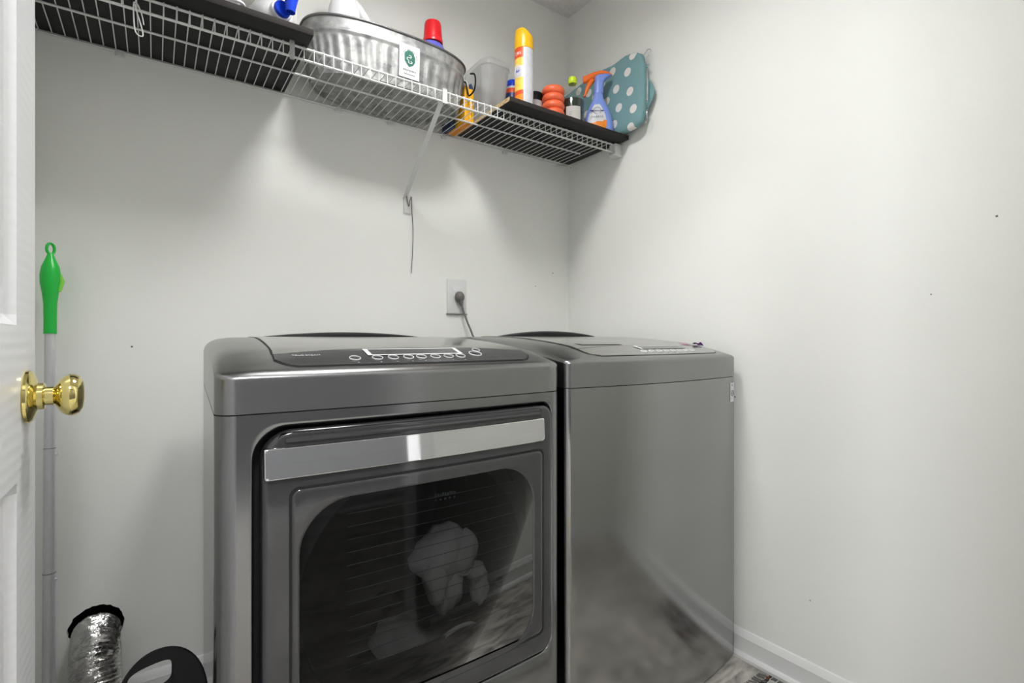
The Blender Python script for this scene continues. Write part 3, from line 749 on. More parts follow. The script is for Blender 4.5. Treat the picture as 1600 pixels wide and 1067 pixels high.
# wire hanging from the bracket
bm = bmesh.new(); tube(bm, smoothpath([(.742, YB - .009, 1.530), (.735, YB - .012, 1.515), (.741, YB - .010, 1.49), (.746, YB - .009, 1.478), (.751, YB - .008, 1.50), (.757, YB - .007, 1.512), (.760, YB - .004, 1.46), (.764, YB - .004, 1.394), (.762, YB - .004, 1.31), (.757, YB - .004, 1.238)], 8), .0013, 6)
tag(obj('loose_wire', bm, M['rust'], None, org=(.757, YB - .004, 1.51)), 'thin brown wire dangling down the wall from the shelf brace', 'wire')

# ------------------------------------------------------------------ boards on the shelf
ZD = ZS + .0058
def board(x0, x1, y0, y1, zt, label, endr):
    t = thing('shelf_board', ((x0 + x1) / 2, (y0 + y1) / 2, ZD), label, 'board')
    bm = bmesh.new(); box(bm, x0, x1, y0 + .0012, y1, ZD, zt, .0008); obj('board_body', bm, M['board'], t)
    bm = bmesh.new(); box(bm, x0, x1, y0 - .0004, y0 + .0011, ZD + .0002, zt - .0002, .0003); obj('front_edge', bm, M['board_edge'], t)
    bm = bmesh.new()
    if endr > 0: box(bm, x1 - .0003, x1 + .0008, y0 + .002, y0 + .05, ZD + .003, zt - .003)
    else: box(bm, x0 - .0010, x0 + .0004, y0 + .001, y1 - .001, ZD + .0008, zt - .001)
    e = obj('raw_edge', bm, M['chip'], t); e['label'] = 'raw chipboard end'
ZT = ZD + .0158
board(-.2565, .3295, 1.350, 1.713, ZT, 'black laminate board lying on the left end of the wire shelf', 1)
board(.9400, 1.5015, 1.352, 1.700, ZT, 'black laminate board on the right end of the wire shelf under the cleaning bottles', -1)
ZB = ZT + .0003

# ------------------------------------------------------------------ galvanized tub
tc_ = Vector((.620, 1.588, ZD))
tub = thing('galvanized_tub', tc_, 'oval ribbed galvanized metal tub standing on the wire shelf', 'tub')
def oval(a, b, z, rib=0, n=240, e=2.6, nr=46):
    out = []
    for k in range(n):
        th = 2 * PI * k / n; c, s_ = math.cos(th), math.sin(th)
        r = (abs(c) ** e + abs(s_) ** e) ** (-1 / e)
        X = a * r * c; Y = b * r * s_
        if rib:
            q = rib * math.cos(nr * th * 1.0)
            nn = Vector((X / a / a, Y / b / b, 0)).normalized(); X += nn.x * q; Y += nn.y * q
        out.append((tc_.x + X, tc_.y + Y, z))
    return out
bm = bmesh.new(); z0 = ZD; H = .160
def ab(t): return lerp(.240, .268, t), lerp(.1185, .1285, t)
R_ = [oval(.232, .112, z0 + .010), oval(.234, .1145, z0 + .0005), oval(*ab(.0), z0 + .001), oval(*ab(.04), z0 + .008), oval(*ab(.08), z0 + .013, .0008), oval(*ab(.14), z0 + .020, .0022), oval(*ab(.35), z0 + .055, .0024), oval(*ab(.6), z0 + .095, .0024), oval(*ab(.66), z0 + .104, .0018), oval(*ab(.70), z0 + .110, .0003)]
a_, b_ = ab(.73); R_.append(oval(a_, b_, z0 + .114)); R_.append(oval(a_ + .003, b_ + .003, z0 + .118)); R_.append(oval(a_ + .004, b_ + .004, z0 + .122)); R_.append(oval(a_ + .003, b_ + .003, z0 + .126)); R_.append(oval(*ab(.80), z0 + .130))
R_ += [oval(*ab(.97), z0 + H - .004), oval(ab(1)[0] - .003, ab(1)[1] - .003, z0 + H - .004), oval(.255, .117, z0 + .10), oval(.226, .106, z0 + .014)]
loft(bm, R_, True, True)
obj('tub_body', bm, M['zinc'], tub, angle=60)
bm = bmesh.new(); q = oval(*ab(1), z0 + H); 
R2 = []
for k in range(10):
    an = 2 * PI * k / 10; R2.append(oval(ab(1)[0] + .0038 * math.cos(an), ab(1)[1] + .0038 * math.cos(an), z0 + H + .0038 * math.sin(an), n=120))
R2.append(R2[0]); loft(bm, R2, False, False); bmesh.ops.remove_doubles(bm, verts=bm.verts, dist=.00001)
M['zinc_dark'] = mat('worn_dark_zinc', (.20, .20, .20), .4, .8, vary=.2, vscale=30)
obj('rolled_rim', bm, M['zinc_dark'], tub)
bm = bmesh.new(); hx = tc_.x + .268
tube(bm, smoothpath([(hx - .010, 1.500, z0 + .132), (hx + .006, 1.498, z0 + .134), (hx + .012, 1.502, z0 + .110), (hx + .012, 1.512, z0 + .086), (hx + .008, 1.532, z0 + .076), (hx + .012, 1.550, z0 + .086), (hx + .013, 1.560, z0 + .11), (hx + .008, 1.563, z0 + .134), (hx - .006, 1.563, z0 + .132)]), .0028, 8)
obj('drop_handle', bm, M['black'], tub)
# card stuck on the tub
def tubsurf(x, z, off):                     # front of the tub at x, height z
    t = min(1, max(0, (z - z0) / H)); a, b = ab(t); u = abs((x - tc_.x) / a); return Vector((x, tc_.y - b * (1 - u ** 2.6) ** (1 / 2.6) - off, z))
cx0 = .640
cc = Vector((cx0, tubsurf(cx0, z0 + .122, .008).y, z0 + .084)); 
top = Vector((cx0 + .008, tubsurf(cx0, z0 + .122, .007).y, z0 + .128)); bot = Vector((cx0 - .012, tubsurf(cx0, z0 + .122, .007).y + .004, z0 + .028))
cf = frame((top + bot) / 2, (1, .02, 0), top - bot)
card = thing('gift_card_tag', (cx0, cc.y, z0 + .03), 'white card with a dark green shield emblem fixed to the front of the metal tub', 'card')
def cardbox(nm, x0, x1, y0, y1, zz, m, th=.0008):
    bm = bmesh.new(); box(bm, x0, x1, y0, y1, zz, zz + th); bmesh.ops.transform(bm, matrix=cf, verts=bm.verts); return obj(nm, bm, m, card, smooth=False)
cardbox('card_sheet', -.0340, .0330, -.050, .050, -.0006, M['card'])
bm = bmesh.new()
shp = [(-.010, .022), (-.006, .026), (.006, .0255), (.013, .020), (.0145, .014), (.018, .008), (.0175, -.006), (.012, -.016), (.002, -.0215), (-.001, -.024), (-.008, -.018), (-.0165, -.008), (-.017, .004), (-.0175, .012), (-.016, .018)]
loft(bm, [[cf @ Vector((x, y + .008, zz)) for x, y in shp] for zz in (.0003, .0010)]); obj('shield_print', bm, M['green'], card, smooth=False)
bm = bmesh.new(); tube(bm, [cf @ Vector((x, y + .008, .0012)) for x, y, in [(p[0], p[1]) for p in smoothpath([(-.003, .011, 0), (.004, .0095, 0), (.003, .004, 0), (-.006, .004, 0), (-.009, -.001, 0), (-.003, -.006, 0), (-.004, -.011, 0), (.004, -.0125, 0), (.008, -.009, 0), (.003, -.006, 0)])]], .0013, 6); obj('curl_print', bm, M['card'], card)
bm = bmesh.new()
for j, (yy, n, w_, h_2) in enumerate(((-.0265, 9, .0030, .0050), (-.0315, 2, .0020, .0014), (-.0385, 11, .0021, .0036))):
    for k in range(n):
        x = (k - (n - 1) / 2) * (w_ * 1.6); box(bm, x - w_ / 2, x + w_ / 2, yy - h_2 / 2, yy + h_2 / 2, .0003, .0007)
for k in range(22):
    an = PI * (.02 + .96 * k / 21); x, y = .0245 * math.cos(an), .010 + .0265 * math.sin(an)
    if k % 5 != 4: box(bm, x - .0011, x + .0011, y - .0012, y + .0012, .0003, .0007)
bmesh.ops.transform(bm, matrix=cf, verts=bm.verts); obj('small_print', bm, M['ink'], card, smooth=False)['kind'] = 'stuff'
ZTUB = z0 + .0145
# bottles in the tub
b1 = thing('detergent_jug', (.835, 1.610, ZTUB), 'violet detergent jug with a red cap standing in the right end of the metal tub', 'bottle')
bx_, by_ = .787, 1.600; b1.location = (bx_, by_, ZTUB); ORG[b1.name] = Vector((bx_, by_, ZTUB))
bm = bmesh.new(); lathe(bm, [(.050, ZTUB), (.056, ZTUB + .006), (.058, ZTUB + .12), (.056, ZTUB + .165), (.048, ZTUB + .20), (.036, ZTUB + .228), (.030, ZTUB + .236)], (bx_, by_, 0), 40, sx=1.1, sy=.85); obj('jug_body', bm, M['violet'], b1)
bm = bmesh.new(); lathe(bm, [(.0340, ZTUB + .2365), (.0345, ZTUB + .246), (.0335, ZTUB + .249), (.0325, ZTUB + .25), (.0290, ZTUB + .300), (.0265, ZTUB + .308), (.020, ZTUB + .311), (.001, ZTUB + .312)], (bx_, by_, 0), 36); obj('cap', bm, M['red'], b1)
b2 = thing('white_jug', (.470, 1.600, ZTUB), 'white jug with a lime stripe standing in the left end of the metal tub', 'bottle')
jx, jy = .478, 1.585; b2.location = (jx, jy, ZTUB); ORG[b2.name] = Vector((jx, jy, ZTUB))
bm = bmesh.new(); lathe(bm, [(.054, ZTUB), (.058, ZTUB + .006), (.058, ZTUB + .12), (.055, ZTUB + .17), (.046, ZTUB + .23), (.034, ZTUB + .27), (.024, ZTUB + .285), (.024, ZTUB + .30), (.028, ZTUB + .301), (.027, ZTUB + .335), (.001, ZTUB + .337)], (jx, jy, 0), 40, sx=1.0, sy=.9)
obj('jug_body', bm, M['white_pl'], b2)
bm = bmesh.new(); tube(bm, smoothpath([(jx + .030, jy, ZTUB + .26), (jx + .045, jy - .002, ZTUB + .245), (jx + .075, jy - .002, ZTUB + .205), (jx + .088, jy, ZTUB + .16), (jx + .08, jy, ZTUB + .10), (jx + .05, jy, ZTUB + .07)]), .015, 12); obj('jug_handle', bm, M['white_pl'], b2)
bm = bmesh.new(); tube(bm, smoothpath([(jx + .052, jy - .022, ZTUB + .205), (jx + .056, jy - .020, ZTUB + .175), (jx + .060, jy - .016, ZTUB + .14)]), .006, 8); obj('lime_stripe', bm, M['lime'], b2)

# ------------------------------------------------------------------ left board things
bm = bmesh.new(); box(bm, .165, .3290, 1.532, 1.700, ZB, ZB + .36, .002)
tag(obj('tall_box', bm, M['ivory'], None, org=(.247, 1.616, ZB)), 'tall plain off-white box on the left board beside the metal tub', 'box')
wb = thing('lying_bottle', (.25, 1.46, ZB), 'white bottle with a blue cap lying on the left board, its cap towards the room', 'bottle')
ax0, ax1 = Vector((.234, 1.524, ZB + .052)), Vector((.262, 1.405, ZB + .052))
dirb = (ax1 - ax0).normalized(); mt = Vector((0, 0, 1)).rotation_difference(dirb).to_matrix().to_4x4(); Lb = (ax1 - ax0).length
bm = bmesh.new(); lathe(bm, [(.040, 0), (.050, .006), (.0515, .03), (.0515, Lb * .6), (.046, Lb * .8), (.034, Lb * .93), (.028, Lb * .96)], ax0, 36, mat4=mt); obj('bottle_body', bm, M['white_pl'], wb)
bm = bmesh.new(); lathe(bm, [(.0255, Lb * .955), (.026, Lb + .004), (.0245, Lb + .006), (.0215, Lb + .006)], ax0, 32, mat4=mt, cap0=False, cap1=True); obj('collar', bm, M['white_pl'], wb)
bm = bmesh.new(); lathe(bm, [(.0205, Lb + .0065), (.0200, Lb + .014), (.018, Lb + .0165), (.010, Lb + .0145), (.001, Lb + .0145)], ax0, 32, mat4=mt); obj('cap', bm, M['blue'], wb)
bm = bmesh.new()
sp0, sp1 = Vector((.284, 1.372, ZB + .125)), Vector((.2785, 1.375, ZB + .0385))
mt = Vector((0, 0, 1)).rotation_difference((sp1 - sp0).normalized()).to_matrix().to_4x4(); Ls = (sp1 - sp0).length
lathe(bm, [(.017, 0), (.0175, .02), (.0165, .05), (.0125, Ls - .012), (.0120, Ls), (.0095, Ls), (.0085, Ls - .01)], sp0, 28, mat4=mt)
sq_ = thing('squeeze_bottle', (.29, 1.37, ZB), 'bright blue spout of an upturned squeeze bottle hooked over the blue-capped white bottle', 'bottle')
obj('spout', bm, M['blue'], sq_)
bm = bmesh.new(); mt2 = Vector((0, 0, 1)).rotation_difference((sp0 - sp1).normalized()).to_matrix().to_4x4()
lathe(bm, [(.018, 0), (.030, .012), (.034, .03), (.034, .12), (.028, .13), (.001, .132)], sp0, 28, mat4=mt2); obj('bottle_body', bm, M['white_pl'], sq_)
bm = bmesh.new()
q = rrect(.005, .175, 1.362, 1.420, .02, 6, 6)
loft(bm, [[(x, y, ZB + .0125) for x, y in q], [(.090 + (x - .090) * 1.04, 1.391 + (y - 1.391) * 1.06, ZB + .0145) for x, y in q], [(.090 + (x - .090) * 1.04, 1.391 + (y - 1.391) * 1.06, ZB + .019) for x, y in q], [(x, y, ZB + .020) for x, y in q]])
box(bm, .015, .165, 1.366, 1.414, ZB, ZB + .0127)
tag(obj('flat_container', bm, [M['white_pl']], None, org=(.1, 1.4, ZB)), 'flat white lidded container lying near the front edge of the left board', 'container')

# ------------------------------------------------------------------ pencil boxes between tub and right board
def pencil_box(x0, x1, h, label, m, tip, y0=1.574):
    t = thing('pencil_box', ((x0 + x1) / 2, 1.64, ZD), label, 'box', None)
    bm = bmesh.new(); rg = []
    xc = (x0 + x1) / 2
    for z in (0, h): rg.append([(x0, y0, ZD + z), (xc - .004, y0 - .0015, ZD + z), (xc + .004, y0 - .0015, ZD + z), (x1, y0, ZD + z), (x1, 1.708, ZD + z), (x0, 1.708, ZD + z)])
    loft(bm, rg); obj('box_body', bm, [m], t, smooth=False)
    bm = bmesh.new(); s_ = .0
    rg = [[(x0, y0, ZD + h), (x1, y0, ZD + h), (x1, 1.708, ZD + h), (x0, 1.708, ZD + h)], [(xc - .006, y0 + .001, ZD + h + .010), (xc + .006, y0 + .001, ZD + h + .010), (xc + .006, 1.708, ZD + h + .010), (xc - .006, 1.708, ZD + h + .010)], [(xc - .001, y0 + .002, ZD + h + .022), (xc + .001, y0 + .002, ZD + h + .022), (xc + .001, 1.708, ZD + h + .022), (xc - .001, 1.708, ZD + h + .022)]]
    loft(bm, rg); obj('pointed_tip', bm, [tip], t, smooth=False)
    bm = bmesh.new(); box(bm, xc - .0008, xc + .0008, y0 - .0022, y0 - .0012, ZD + .004, ZD + h * .95); obj('dark_stripe', bm, M['porange'], t)
    bm = bmesh.new(); box(bm, x0 + .0005, x1 - .0005, y0 + .002, 1.706, ZD - .0008, ZD - .0001); obj('box_bottom', bm, M['porange'], t)
pencil_box(.8985, .9155, .128, 'left yellow pencil-shaped box beside the metal tub', M['pencil'], M['ivory'])
pencil_box(.9165, .9355, .122, 'right yellow pencil-shaped box, beside the clear container', M['pencil'], M['pblue'])
t = thing('blue_box', (.888, 1.66, ZD), 'thin dark blue box between the metal tub and the yellow boxes', 'box')
bm = bmesh.new(); box(bm, .879, .897, 1.64, 1.710, ZD, ZD + .07, .001); obj('box_body', bm, M['pblue'], t)

# ------------------------------------------------------------------ right board things
# clear container
bm = bmesh.new()
def rr3(x0, x1, y0, y1, r, z): return [(x, y, z) for x, y in rrect(x0, x1, y0, y1, r, 6, 6)]
rg = [rr3(.972, 1.052, 1.552, 1.680, .025, ZB), rr3(.968, 1.058, 1.548, 1.684, .028, ZB + .005), rr3(.957, 1.072, 1.528, 1.694, .034, ZB + .195), rr3(.953, 1.076, 1.524, 1.697, .036, ZB + .198), rr3(.953, 1.076, 1.524, 1.697, .036, ZB + .214), rr3(.960, 1.068, 1.532, 1.692, .034, ZB + .222), rr3(.972, 1.056, 1.545, 1.680, .028, ZB + .223)]
loft(bm, rg)
tag(obj('clear_container', bm, M['clear'], None, org=(1.0, 1.61, ZB), angle=50), 'empty clear plastic container with rounded corners beside the yellow boxes', 'container')
# blue and white can behind
def can(x, y, r, h, label, name, mats, mfn, seg=48, cat='can', cap=None):
    t = thing(name, (x, y, ZB), label, cat); return t
t = thing('cleaner_canister', (1.128, 1.605, ZB), 'white and blue canister half hidden behind the yellow-capped spray can', 'can')
bm = bmesh.new(); zs = [0, .004, .05, .055, .10, .13, .15, .168, .178]; rs = [.028, .032, .032, .032, .032, .032, .032, .030, .026]
def cfn(j, k): return {3: 1, 2: 0, 5: 1, 6: 2}.get(j, 0)
lathe(bm, [(r, ZB + z) for r, z in zip(rs, zs)], (1.128, 1.605, 0), 40, cfn); obj('can_body', bm, [M['lab'], M['navy'], M['redlab']], t)
bm = bmesh.new(); lathe(bm, [(.024, ZB + .178), (.024, ZB + .20), (.02, ZB + .205), (.001, ZB + .206)], (1.128, 1.605, 0), 30); obj('cap', bm, M['blue'], t)
# spray can
sx_, sy_ = 1.062, 1.440
t = thing('spray_can', (sx_, sy_, ZB), 'tall air freshener can with a yellow cap and yellow orange label', 'spray can')
bm = bmesh.new(); r = .0325
zl = [0, .003, .010, .012, .060, .075, .100, .120, .160, .178, .188, .216, .2235]
rl = [.030, .0325, .0325, .033, .033, .033, .033, .033, .033, .033, .033, .033, .0325]
seg = 64
va = math.atan2(-sy_, -sx_)                      # angle towards the camera
def sfn(j, k):
    a = (2 * PI * (k + .5) / seg - va + PI) % (2 * PI) - PI      # 0 = facing camera, positive = to the left seen from the camera
    if a > .02 + 0 and False: return 0
    if a > -.0: pass
    side = 'front' if (a < -.0) else 'back'
    # camera sees angles -90..90 degrees; the colourful part is its left side
    left = a < -.02
    if j < 2: return 0
    if not left: return 0
    return {2: 0, 3: 3, 4: 2, 5: 1, 6: 1, 7: 0 if a > -1.25 else 0, 8: 1, 9: 1, 10: 2, 11: 2}.get(j, 1)
lathe(bm, [(a, ZB + z) for a, z in zip(rl, zl)], (sx_, sy_, 0), seg, sfn)
obj('can_body', bm, [M['lab'], M['ylabel'], M['redlab'], M['orange']], t)
bm = bmesh.new(); rings = []
for z, rr_ in ((.2240, .0335), (.2265, .034), (.266, .033), (.283, .032)):
    rings.append([(sx_ + rr_ * math.cos(2 * PI * k / 48), sy_ + rr_ * math.sin(2 * PI * k / 48), ZB + z) for k in range(48)])
last = []
for k in range(48):
    a = 2 * PI * k / 48; q = math.cos(a - va + 1.2); last.append((sx_ + .030 * math.cos(a), sy_ + .030 * math.sin(a), ZB + .283 + .009 * max(-1, min(1, 2.2 * q))))
rings[-1] = [(p[0], p[1], ZB + .278 + .008 * max(-1, min(1, 2.2 * math.cos(2 * PI * k / 48 - va + 1.2)))) for k, p in enumerate(rings[-1])]
rings.append(last); loft(bm, rings); obj('cap', bm, M['yellow'], t)
def cylframe(cx, cy, r, ang, z):
    n = Vector((math.cos(ang), math.sin(ang), 0)); return frame(Vector((cx, cy, z)) + n * r, Vector((-n.y, n.x, 0)), (0, 0, 1))
text_part('lettering', '19%', .016, cylframe(sx_, sy_, .0335, va - .65, ZB + .202), M['card'], t, .0003)
bm = bmesh.new(); rg = []
f_ = cylframe(sx_, sy_, .0325, va - .85, ZB + .145)
for zz in (.0, .0012): rg.append([f_ @ Vector((.019 * math.cos(2 * PI * k / 24), .021 * math.sin(2 * PI * k / 24), zz - .5 * (.019 * math.cos(2 * PI * k / 24)) ** 2 / .0325)) for k in range(24)])
loft(bm, rg); obj('round_label', bm, M['card'], t)
f_ = cylframe(sx_, sy_, .0338, va - .70, ZB + .142); text_part('lettering', 'Air', .014, f_, M['blue'], t, .0003)
# black-lidded jar
t = thing('black_lidded_jar', (1.165, 1.512, ZB), 'small white jar with a black lid between the spray can and the orange stack', 'jar')
bm = bmesh.new(); lathe(bm, [(.028, ZB), (.030, ZB + .003), (.030, ZB + .098)], (1.165, 1.512, 0), 32); obj('jar_body', bm, M['lab'], t)
bm = bmesh.new(); lathe(bm, [(.0315, ZB + .098), (.0315, ZB + .126), (.029, ZB + .129), (.001, ZB + .13)], (1.165, 1.512, 0), 32); obj('lid', bm, M['black'], t)
# coral stack of rings: one ribbed collapsible bottle
ox, oy = 1.212, 1.460
bm = bmesh.new(); prof = [(.028, ZB)]
for k in range(5):
    zc = ZB + .0165 + k * .0282
    for a in range(-70, 71, 14):
        prof.append((.0300 + .0125 * math.cos(math.radians(a)), zc + .0142 * math.sin(math.radians(a)) / .94))
prof += [(.032, ZB + .1425), (.028, ZB + .144), (.001, ZB + .1435)]
lathe(bm, prof, (ox, oy, 0), 48)
tag(obj('ribbed_container', bm, M['coral'], None, org=(ox, oy, ZB), angle=60), 'coral orange container with stacked bulging rings', 'container')
# clear bottle with dark green liquid
gx, gy = 1.303, 1.455
t = thing('glass_bottle', (gx, gy, ZB), 'clear bottle half full of dark green liquid with a lime cap', 'bottle')
bm = bmesh.new(); lathe(bm, [(.042, ZB), (.045, ZB + .004), (.045, ZB + .112), (.0435, ZB + .125), (.037, ZB + .140), (.026, ZB + .152), (.0155, ZB + .162), (.0125, ZB + .170), (.0125, ZB + .184)], (gx, gy, 0), 40); obj('bottle_body', bm, M['bottleglass'], t)
bm = bmesh.new(); lathe(bm, [(.040, ZB + .003), (.0438, ZB + .006), (.0438, ZB + .115), (.001, ZB + .1155)], (gx, gy, 0), 40); obj('liquid', bm, M['liquid'], t)
bm = bmesh.new(); lathe(bm, [(.0155, ZB + .184), (.0165, ZB + .186), (.0165, ZB + .203), (.013, ZB + .209), (.001, ZB + .2105)], (gx, gy, 0), 28); obj('cap', bm, M['lime'], t)
va2 = math.atan2(-gy, -gx)
bm = bmesh.new()
V = grid(bm, 14, 6, lambda u, v: (gx + .0458 * math.cos(va2 - .55 + 1.25 * u), gy + .0458 * math.sin(va2 - .55 + 1.25 * u), ZB + lerp(.024, .082, v))); obj('bottle_label', bm, M['ivory'], t)
bm = bmesh.new()
for j in range(4): box(bm, -.009, .002, .004 + j * .008, .0052 + j * .008, 0, .0003)
bmesh.ops.transform(bm, matrix=cylframe(gx, gy, .0461, va2 - .1, ZB + .03), verts=bm.verts); obj('label_print', bm, M['ink'], t)

# periwinkle trigger spray bottle
px_, py_ = 1.402, 1.415
t = thing('trigger_spray_bottle', (px_, py_, ZB), 'periwinkle blue fabric spray bottle with an orange trigger', 'spray bottle')
ra_ = -YAW - .02                                   # wide axis lies along the camera's right
def sec(r1, r2, z, dx=0, e=2.3, n=48):
    out = []
    for k in range(n):
        a = 2 * PI * k / n; c, s_ = math.cos(a), math.sin(a); q = (abs(c) ** e + abs(s_) ** e) ** (-1 / e)
        X = r1 * q * c + dx; Y = r2 * q * s_
        out.append((px_ + X * math.cos(ra_) - Y * math.sin(ra_), py_ + X * math.sin(ra_) + Y * math.cos(ra_), ZB + z))
    return out
bm = bmesh.new()
loft(bm, [sec(.050, .030, 0), sec(.055, .034, .004), sec(.057, .035, .020), sec(.055, .0345, .040), sec(.051, .0335, .065, -.0005), sec(.043, .031, .090, -.001), sec(.033, .027, .112, -.0015), sec(.023, .022, .132, -.002), sec(.0185, .0185, .145, -.002), sec(.0170, .0170, .160, -.002)])
body = obj('bottle_body', bm, M['peri'], t)
bm = bmesh.new()
loft(bm, [sec(.0185, .0185, .158, -.001), sec(.0185, .0185, .172, 0), sec(.0180, .018, .190, .001), sec(.019, .018, .205, .003), sec(.024, .0175, .216, .007), sec(.034, .015, .226, .014), sec(.036, .012, .232, .016)])
obj('neck_shroud', bm, M['peri'], t)
def loc(X, Y, z): return Vector((px_ + X * math.cos(ra_) - Y * math.sin(ra_), py_ + X * math.sin(ra_) + Y * math.cos(ra_), ZB + z))
bm = bmesh.new(); rg = []
for X, zc_, hw, hh in ((-.060, .214, .0095, .0135), (-.050, .2150, .0105, .0145), (-.034, .2230, .0120, .0135), (-.014, .2310, .0145, .0125), (.008, .2360, .016, .0115), (.026, .2370, .0155, .0085), (.042, .2340, .011, .0050), (.052, .230, .005, .0018)):
    rg.append([loc(X, hw * math.cos(2 * PI * k / 16), zc_ + hh * math.sin(2 * PI * k / 16)) for k in range(16)])
loft(bm, rg); box_pts = None
obj('spray_head', bm, M['trig'], t)
bm = bmesh.new(); rg = []
for X, z, w2, th in ((-.022, .214, .0095, .013), (-.033, .200, .0095, .0115), (-.042, .183, .0085, .0085), (-.048, .166, .0075, .0065), (-.055, .148, .0055, .0040)):
    rg.append([loc(X + th * math.cos(2 * PI * k / 12), w2 * math.sin(2 * PI * k / 12), z) for k in range(12)])
loft(bm, rg); obj('trigger', bm, M['trig'], t)
# label on the front of the bottle
def bsurf(X, z, off=.0012):
    hw = interp([(0, .055), (.02, .057), (.04, .055), (.065, .051), (.09, .043), (.112, .033), (.132, .023)], z); hd = interp([(0, .034), (.02, .035), (.04, .0345), (.065, .0335), (.09, .031), (.112, .027), (.132, .022)], z)
    u = min(.98, abs(X) / hw); return loc(X, -(hd * (1 - u ** 2.3) ** (1 / 2.3)) - off, z)
bm = bmesh.new(); VV = []
for j in range(21):
    z = lerp(.010, .106, j / 20); w2 = .038 * math.sin(PI * min(1, max(.0, (1 - (j / 20)) * .5 + .06)) ) ** .8 * (1 - .15 * (1 - j / 20) ** 4)
    w2 = max(.004, w2)
    VV.append([bm.verts.new(bsurf(-.010 + lerp(-w2, w2, i / 12), z)) for i in range(13)])
for j in range(20):
    for i in range(12):
        f = bm.faces.new((VV[j][i], VV[j][i + 1], VV[j + 1][i + 1], VV[j + 1][i])); f.material_index = 1 if j < 4 + 2.5 * (i / 12) else 0
lb = obj('bottle_label', bm, [M['lab'], M['orange']], t)
nb = loc(0, -1, 0) - loc(0, 0, 0); fx = frame(bsurf(-.010, .080, .0022), loc(1, 0, 0) - loc(0, 0, 0), (0, 0, 1))
bm = bmesh.new(); loft(bm, [[fx @ Vector((r_ * math.cos(2 * PI * k / 28), r_ * math.sin(2 * PI * k / 28), zz)) for k in range(28)] for r_, zz in ((.0140, 0), (.0140, .0004), (.0128, .0004), (.0128, 0))], False, False)
obj('label_ring', bm, M['navy'], lb)
bm = bmesh.new()
for a, b in ((-.027, -.0145), (.0145, .024)):
    bm = bmesh.new(); box(bm, a, b, -.0022, .0022, -.001, .0003)
    bmesh.ops.transform(bm, matrix=fx, verts=bm.verts); obj('label_band', bm, M['navy'], lb)
text_part('label_lettering', 'febreze', .0075, fx, M['navy'], lb, .0002)
fx2 = fx.copy(); fx2.translation = bsurf(-.010, .056, .0022); text_part('label_lettering', 'F A B R I C', .0095, fx2, M['green'], lb, .0002)

# ------------------------------------------------------------------ tabletop ironing board standing on its long edge
BAG_O = Vector((1.469, 1.45, ZB))
ib = thing('tabletop_ironing_board', BAG_O, 'small folded ironing board with a teal white-dotted cover standing against the right wall', 'ironing board')
M['dots'] = dots_mat()
out = [(1.300, ZB + .001), (1.345, ZB - .0), (1.50, ZB), (1.700, ZB), (1.708, ZB + .01), (1.708, 2.055), (1.700, 2.068), (1.62, 2.078), (1.50, 2.088), (1.44, 2.085), (1.40, 2.082), (1.36, 2.088), (1.33, 2.087), (1.300, 2.080), (1.272, 2.062), (1.258, 2.035), (1.252, 2.005), (1.249, 1.965), (1.247, 1.92), (1.247, 1.87), (1.250, 1.835), (1.258, 1.808), (1.274, 1.794)]
P = smoothpath([(a, b, 0) for a, b in out + [out[0]]], 5)[:-1]
P = [(p.x, p.y + max(0, 0)) for p in P]
cy_, cz_ = 1.47, 1.93
def rim_wave(i): return 1 + .006 * math.sin(i * 2.1) + .004 * math.sin(i * .9)
rings = []
def tiltx(y, z): return (z - ZB) * .045
for (sc, xo) in ((.2, -.0135), (.5, -.0135), (.8, -.013), (.92, -.012), (.965, -.009), (.99, -.004), (1.0, .002), (.99, .009), (.965, .014), (.93, .017), (.6, .018)):
    ring = []
    for i, (y, z) in enumerate(P):
        s2 = 1 - (1 - sc) * .55 if sc > .9 else sc
        wv = rim_wave(i) if sc > .95 else 1
        Y = cy_ + (y - cy_) * (sc if sc < .9 else (1 - (1 - sc) * .5)) * wv; Z = cz_ + (z - cz_) * (sc if sc < .9 else (1 - (1 - sc) * .9)) * wv
        Z = max(Z, ZB + .0005); Y = min(Y, YB - .002)
        ring.append((1.469 + xo + tiltx(Y, Z), Y, Z))
    rings.append(ring)
bm = bmesh.new(); loft(bm, rings); obj('dotted_cover', bm, M['dots'], ib, angle=80)
bm = bmesh.new()                                    # gathered fabric bulge behind the nose
rg = []
for i in range(11):
    a = PI * i / 10; rg.append([(1.492 + .012 * math.cos(q) * math.sin(a), 1.245 + .035 * math.sin(q) * math.sin(a) * -1 + .01, 1.845 + .125 * (i / 10)) for q in [2 * PI * k / 14 for k in range(14)]])
loft(bm, rg); obj('gathered_edge', bm, M['tealplain'], ib)
bm = bmesh.new(); e = 1.484
tube(bm, smoothpath([(e, 1.262, 1.985), (e - .016, 1.236, 1.983), (e - .020, 1.230, 1.95), (e - .020, 1.230, 1.885), (e - .016, 1.236, 1.868), (e, 1.262, 1.862)], 5), .0022, 8); obj('wire_leg', bm, M['chrome'], ib)
bm = bmesh.new(); tube(bm, smoothpath([(e, 1.262, 1.852), (e - .012, 1.238, 1.842), (e - .020, 1.232, 1.825), (e - .012, 1.238, 1.805), (e, 1.256, 1.797)], 5), .0016, 8); obj('wire_leg', bm, M['chrome'], ib)
bm = bmesh.new(); tube(bm, smoothpath([(e + .004, 1.272, 2.052), (e, 1.245, 2.066), (e + .003, 1.232, 2.060), (e + .004, 1.243, 2.048), (e, 1.256, 2.030), (e, 1.248, 2.012), (e + .002, 1.236, 2.008), (e + .003, 1.258, 1.998)], 5), .0015, 8); obj('cover_hook', bm, M['chrome'], ib)

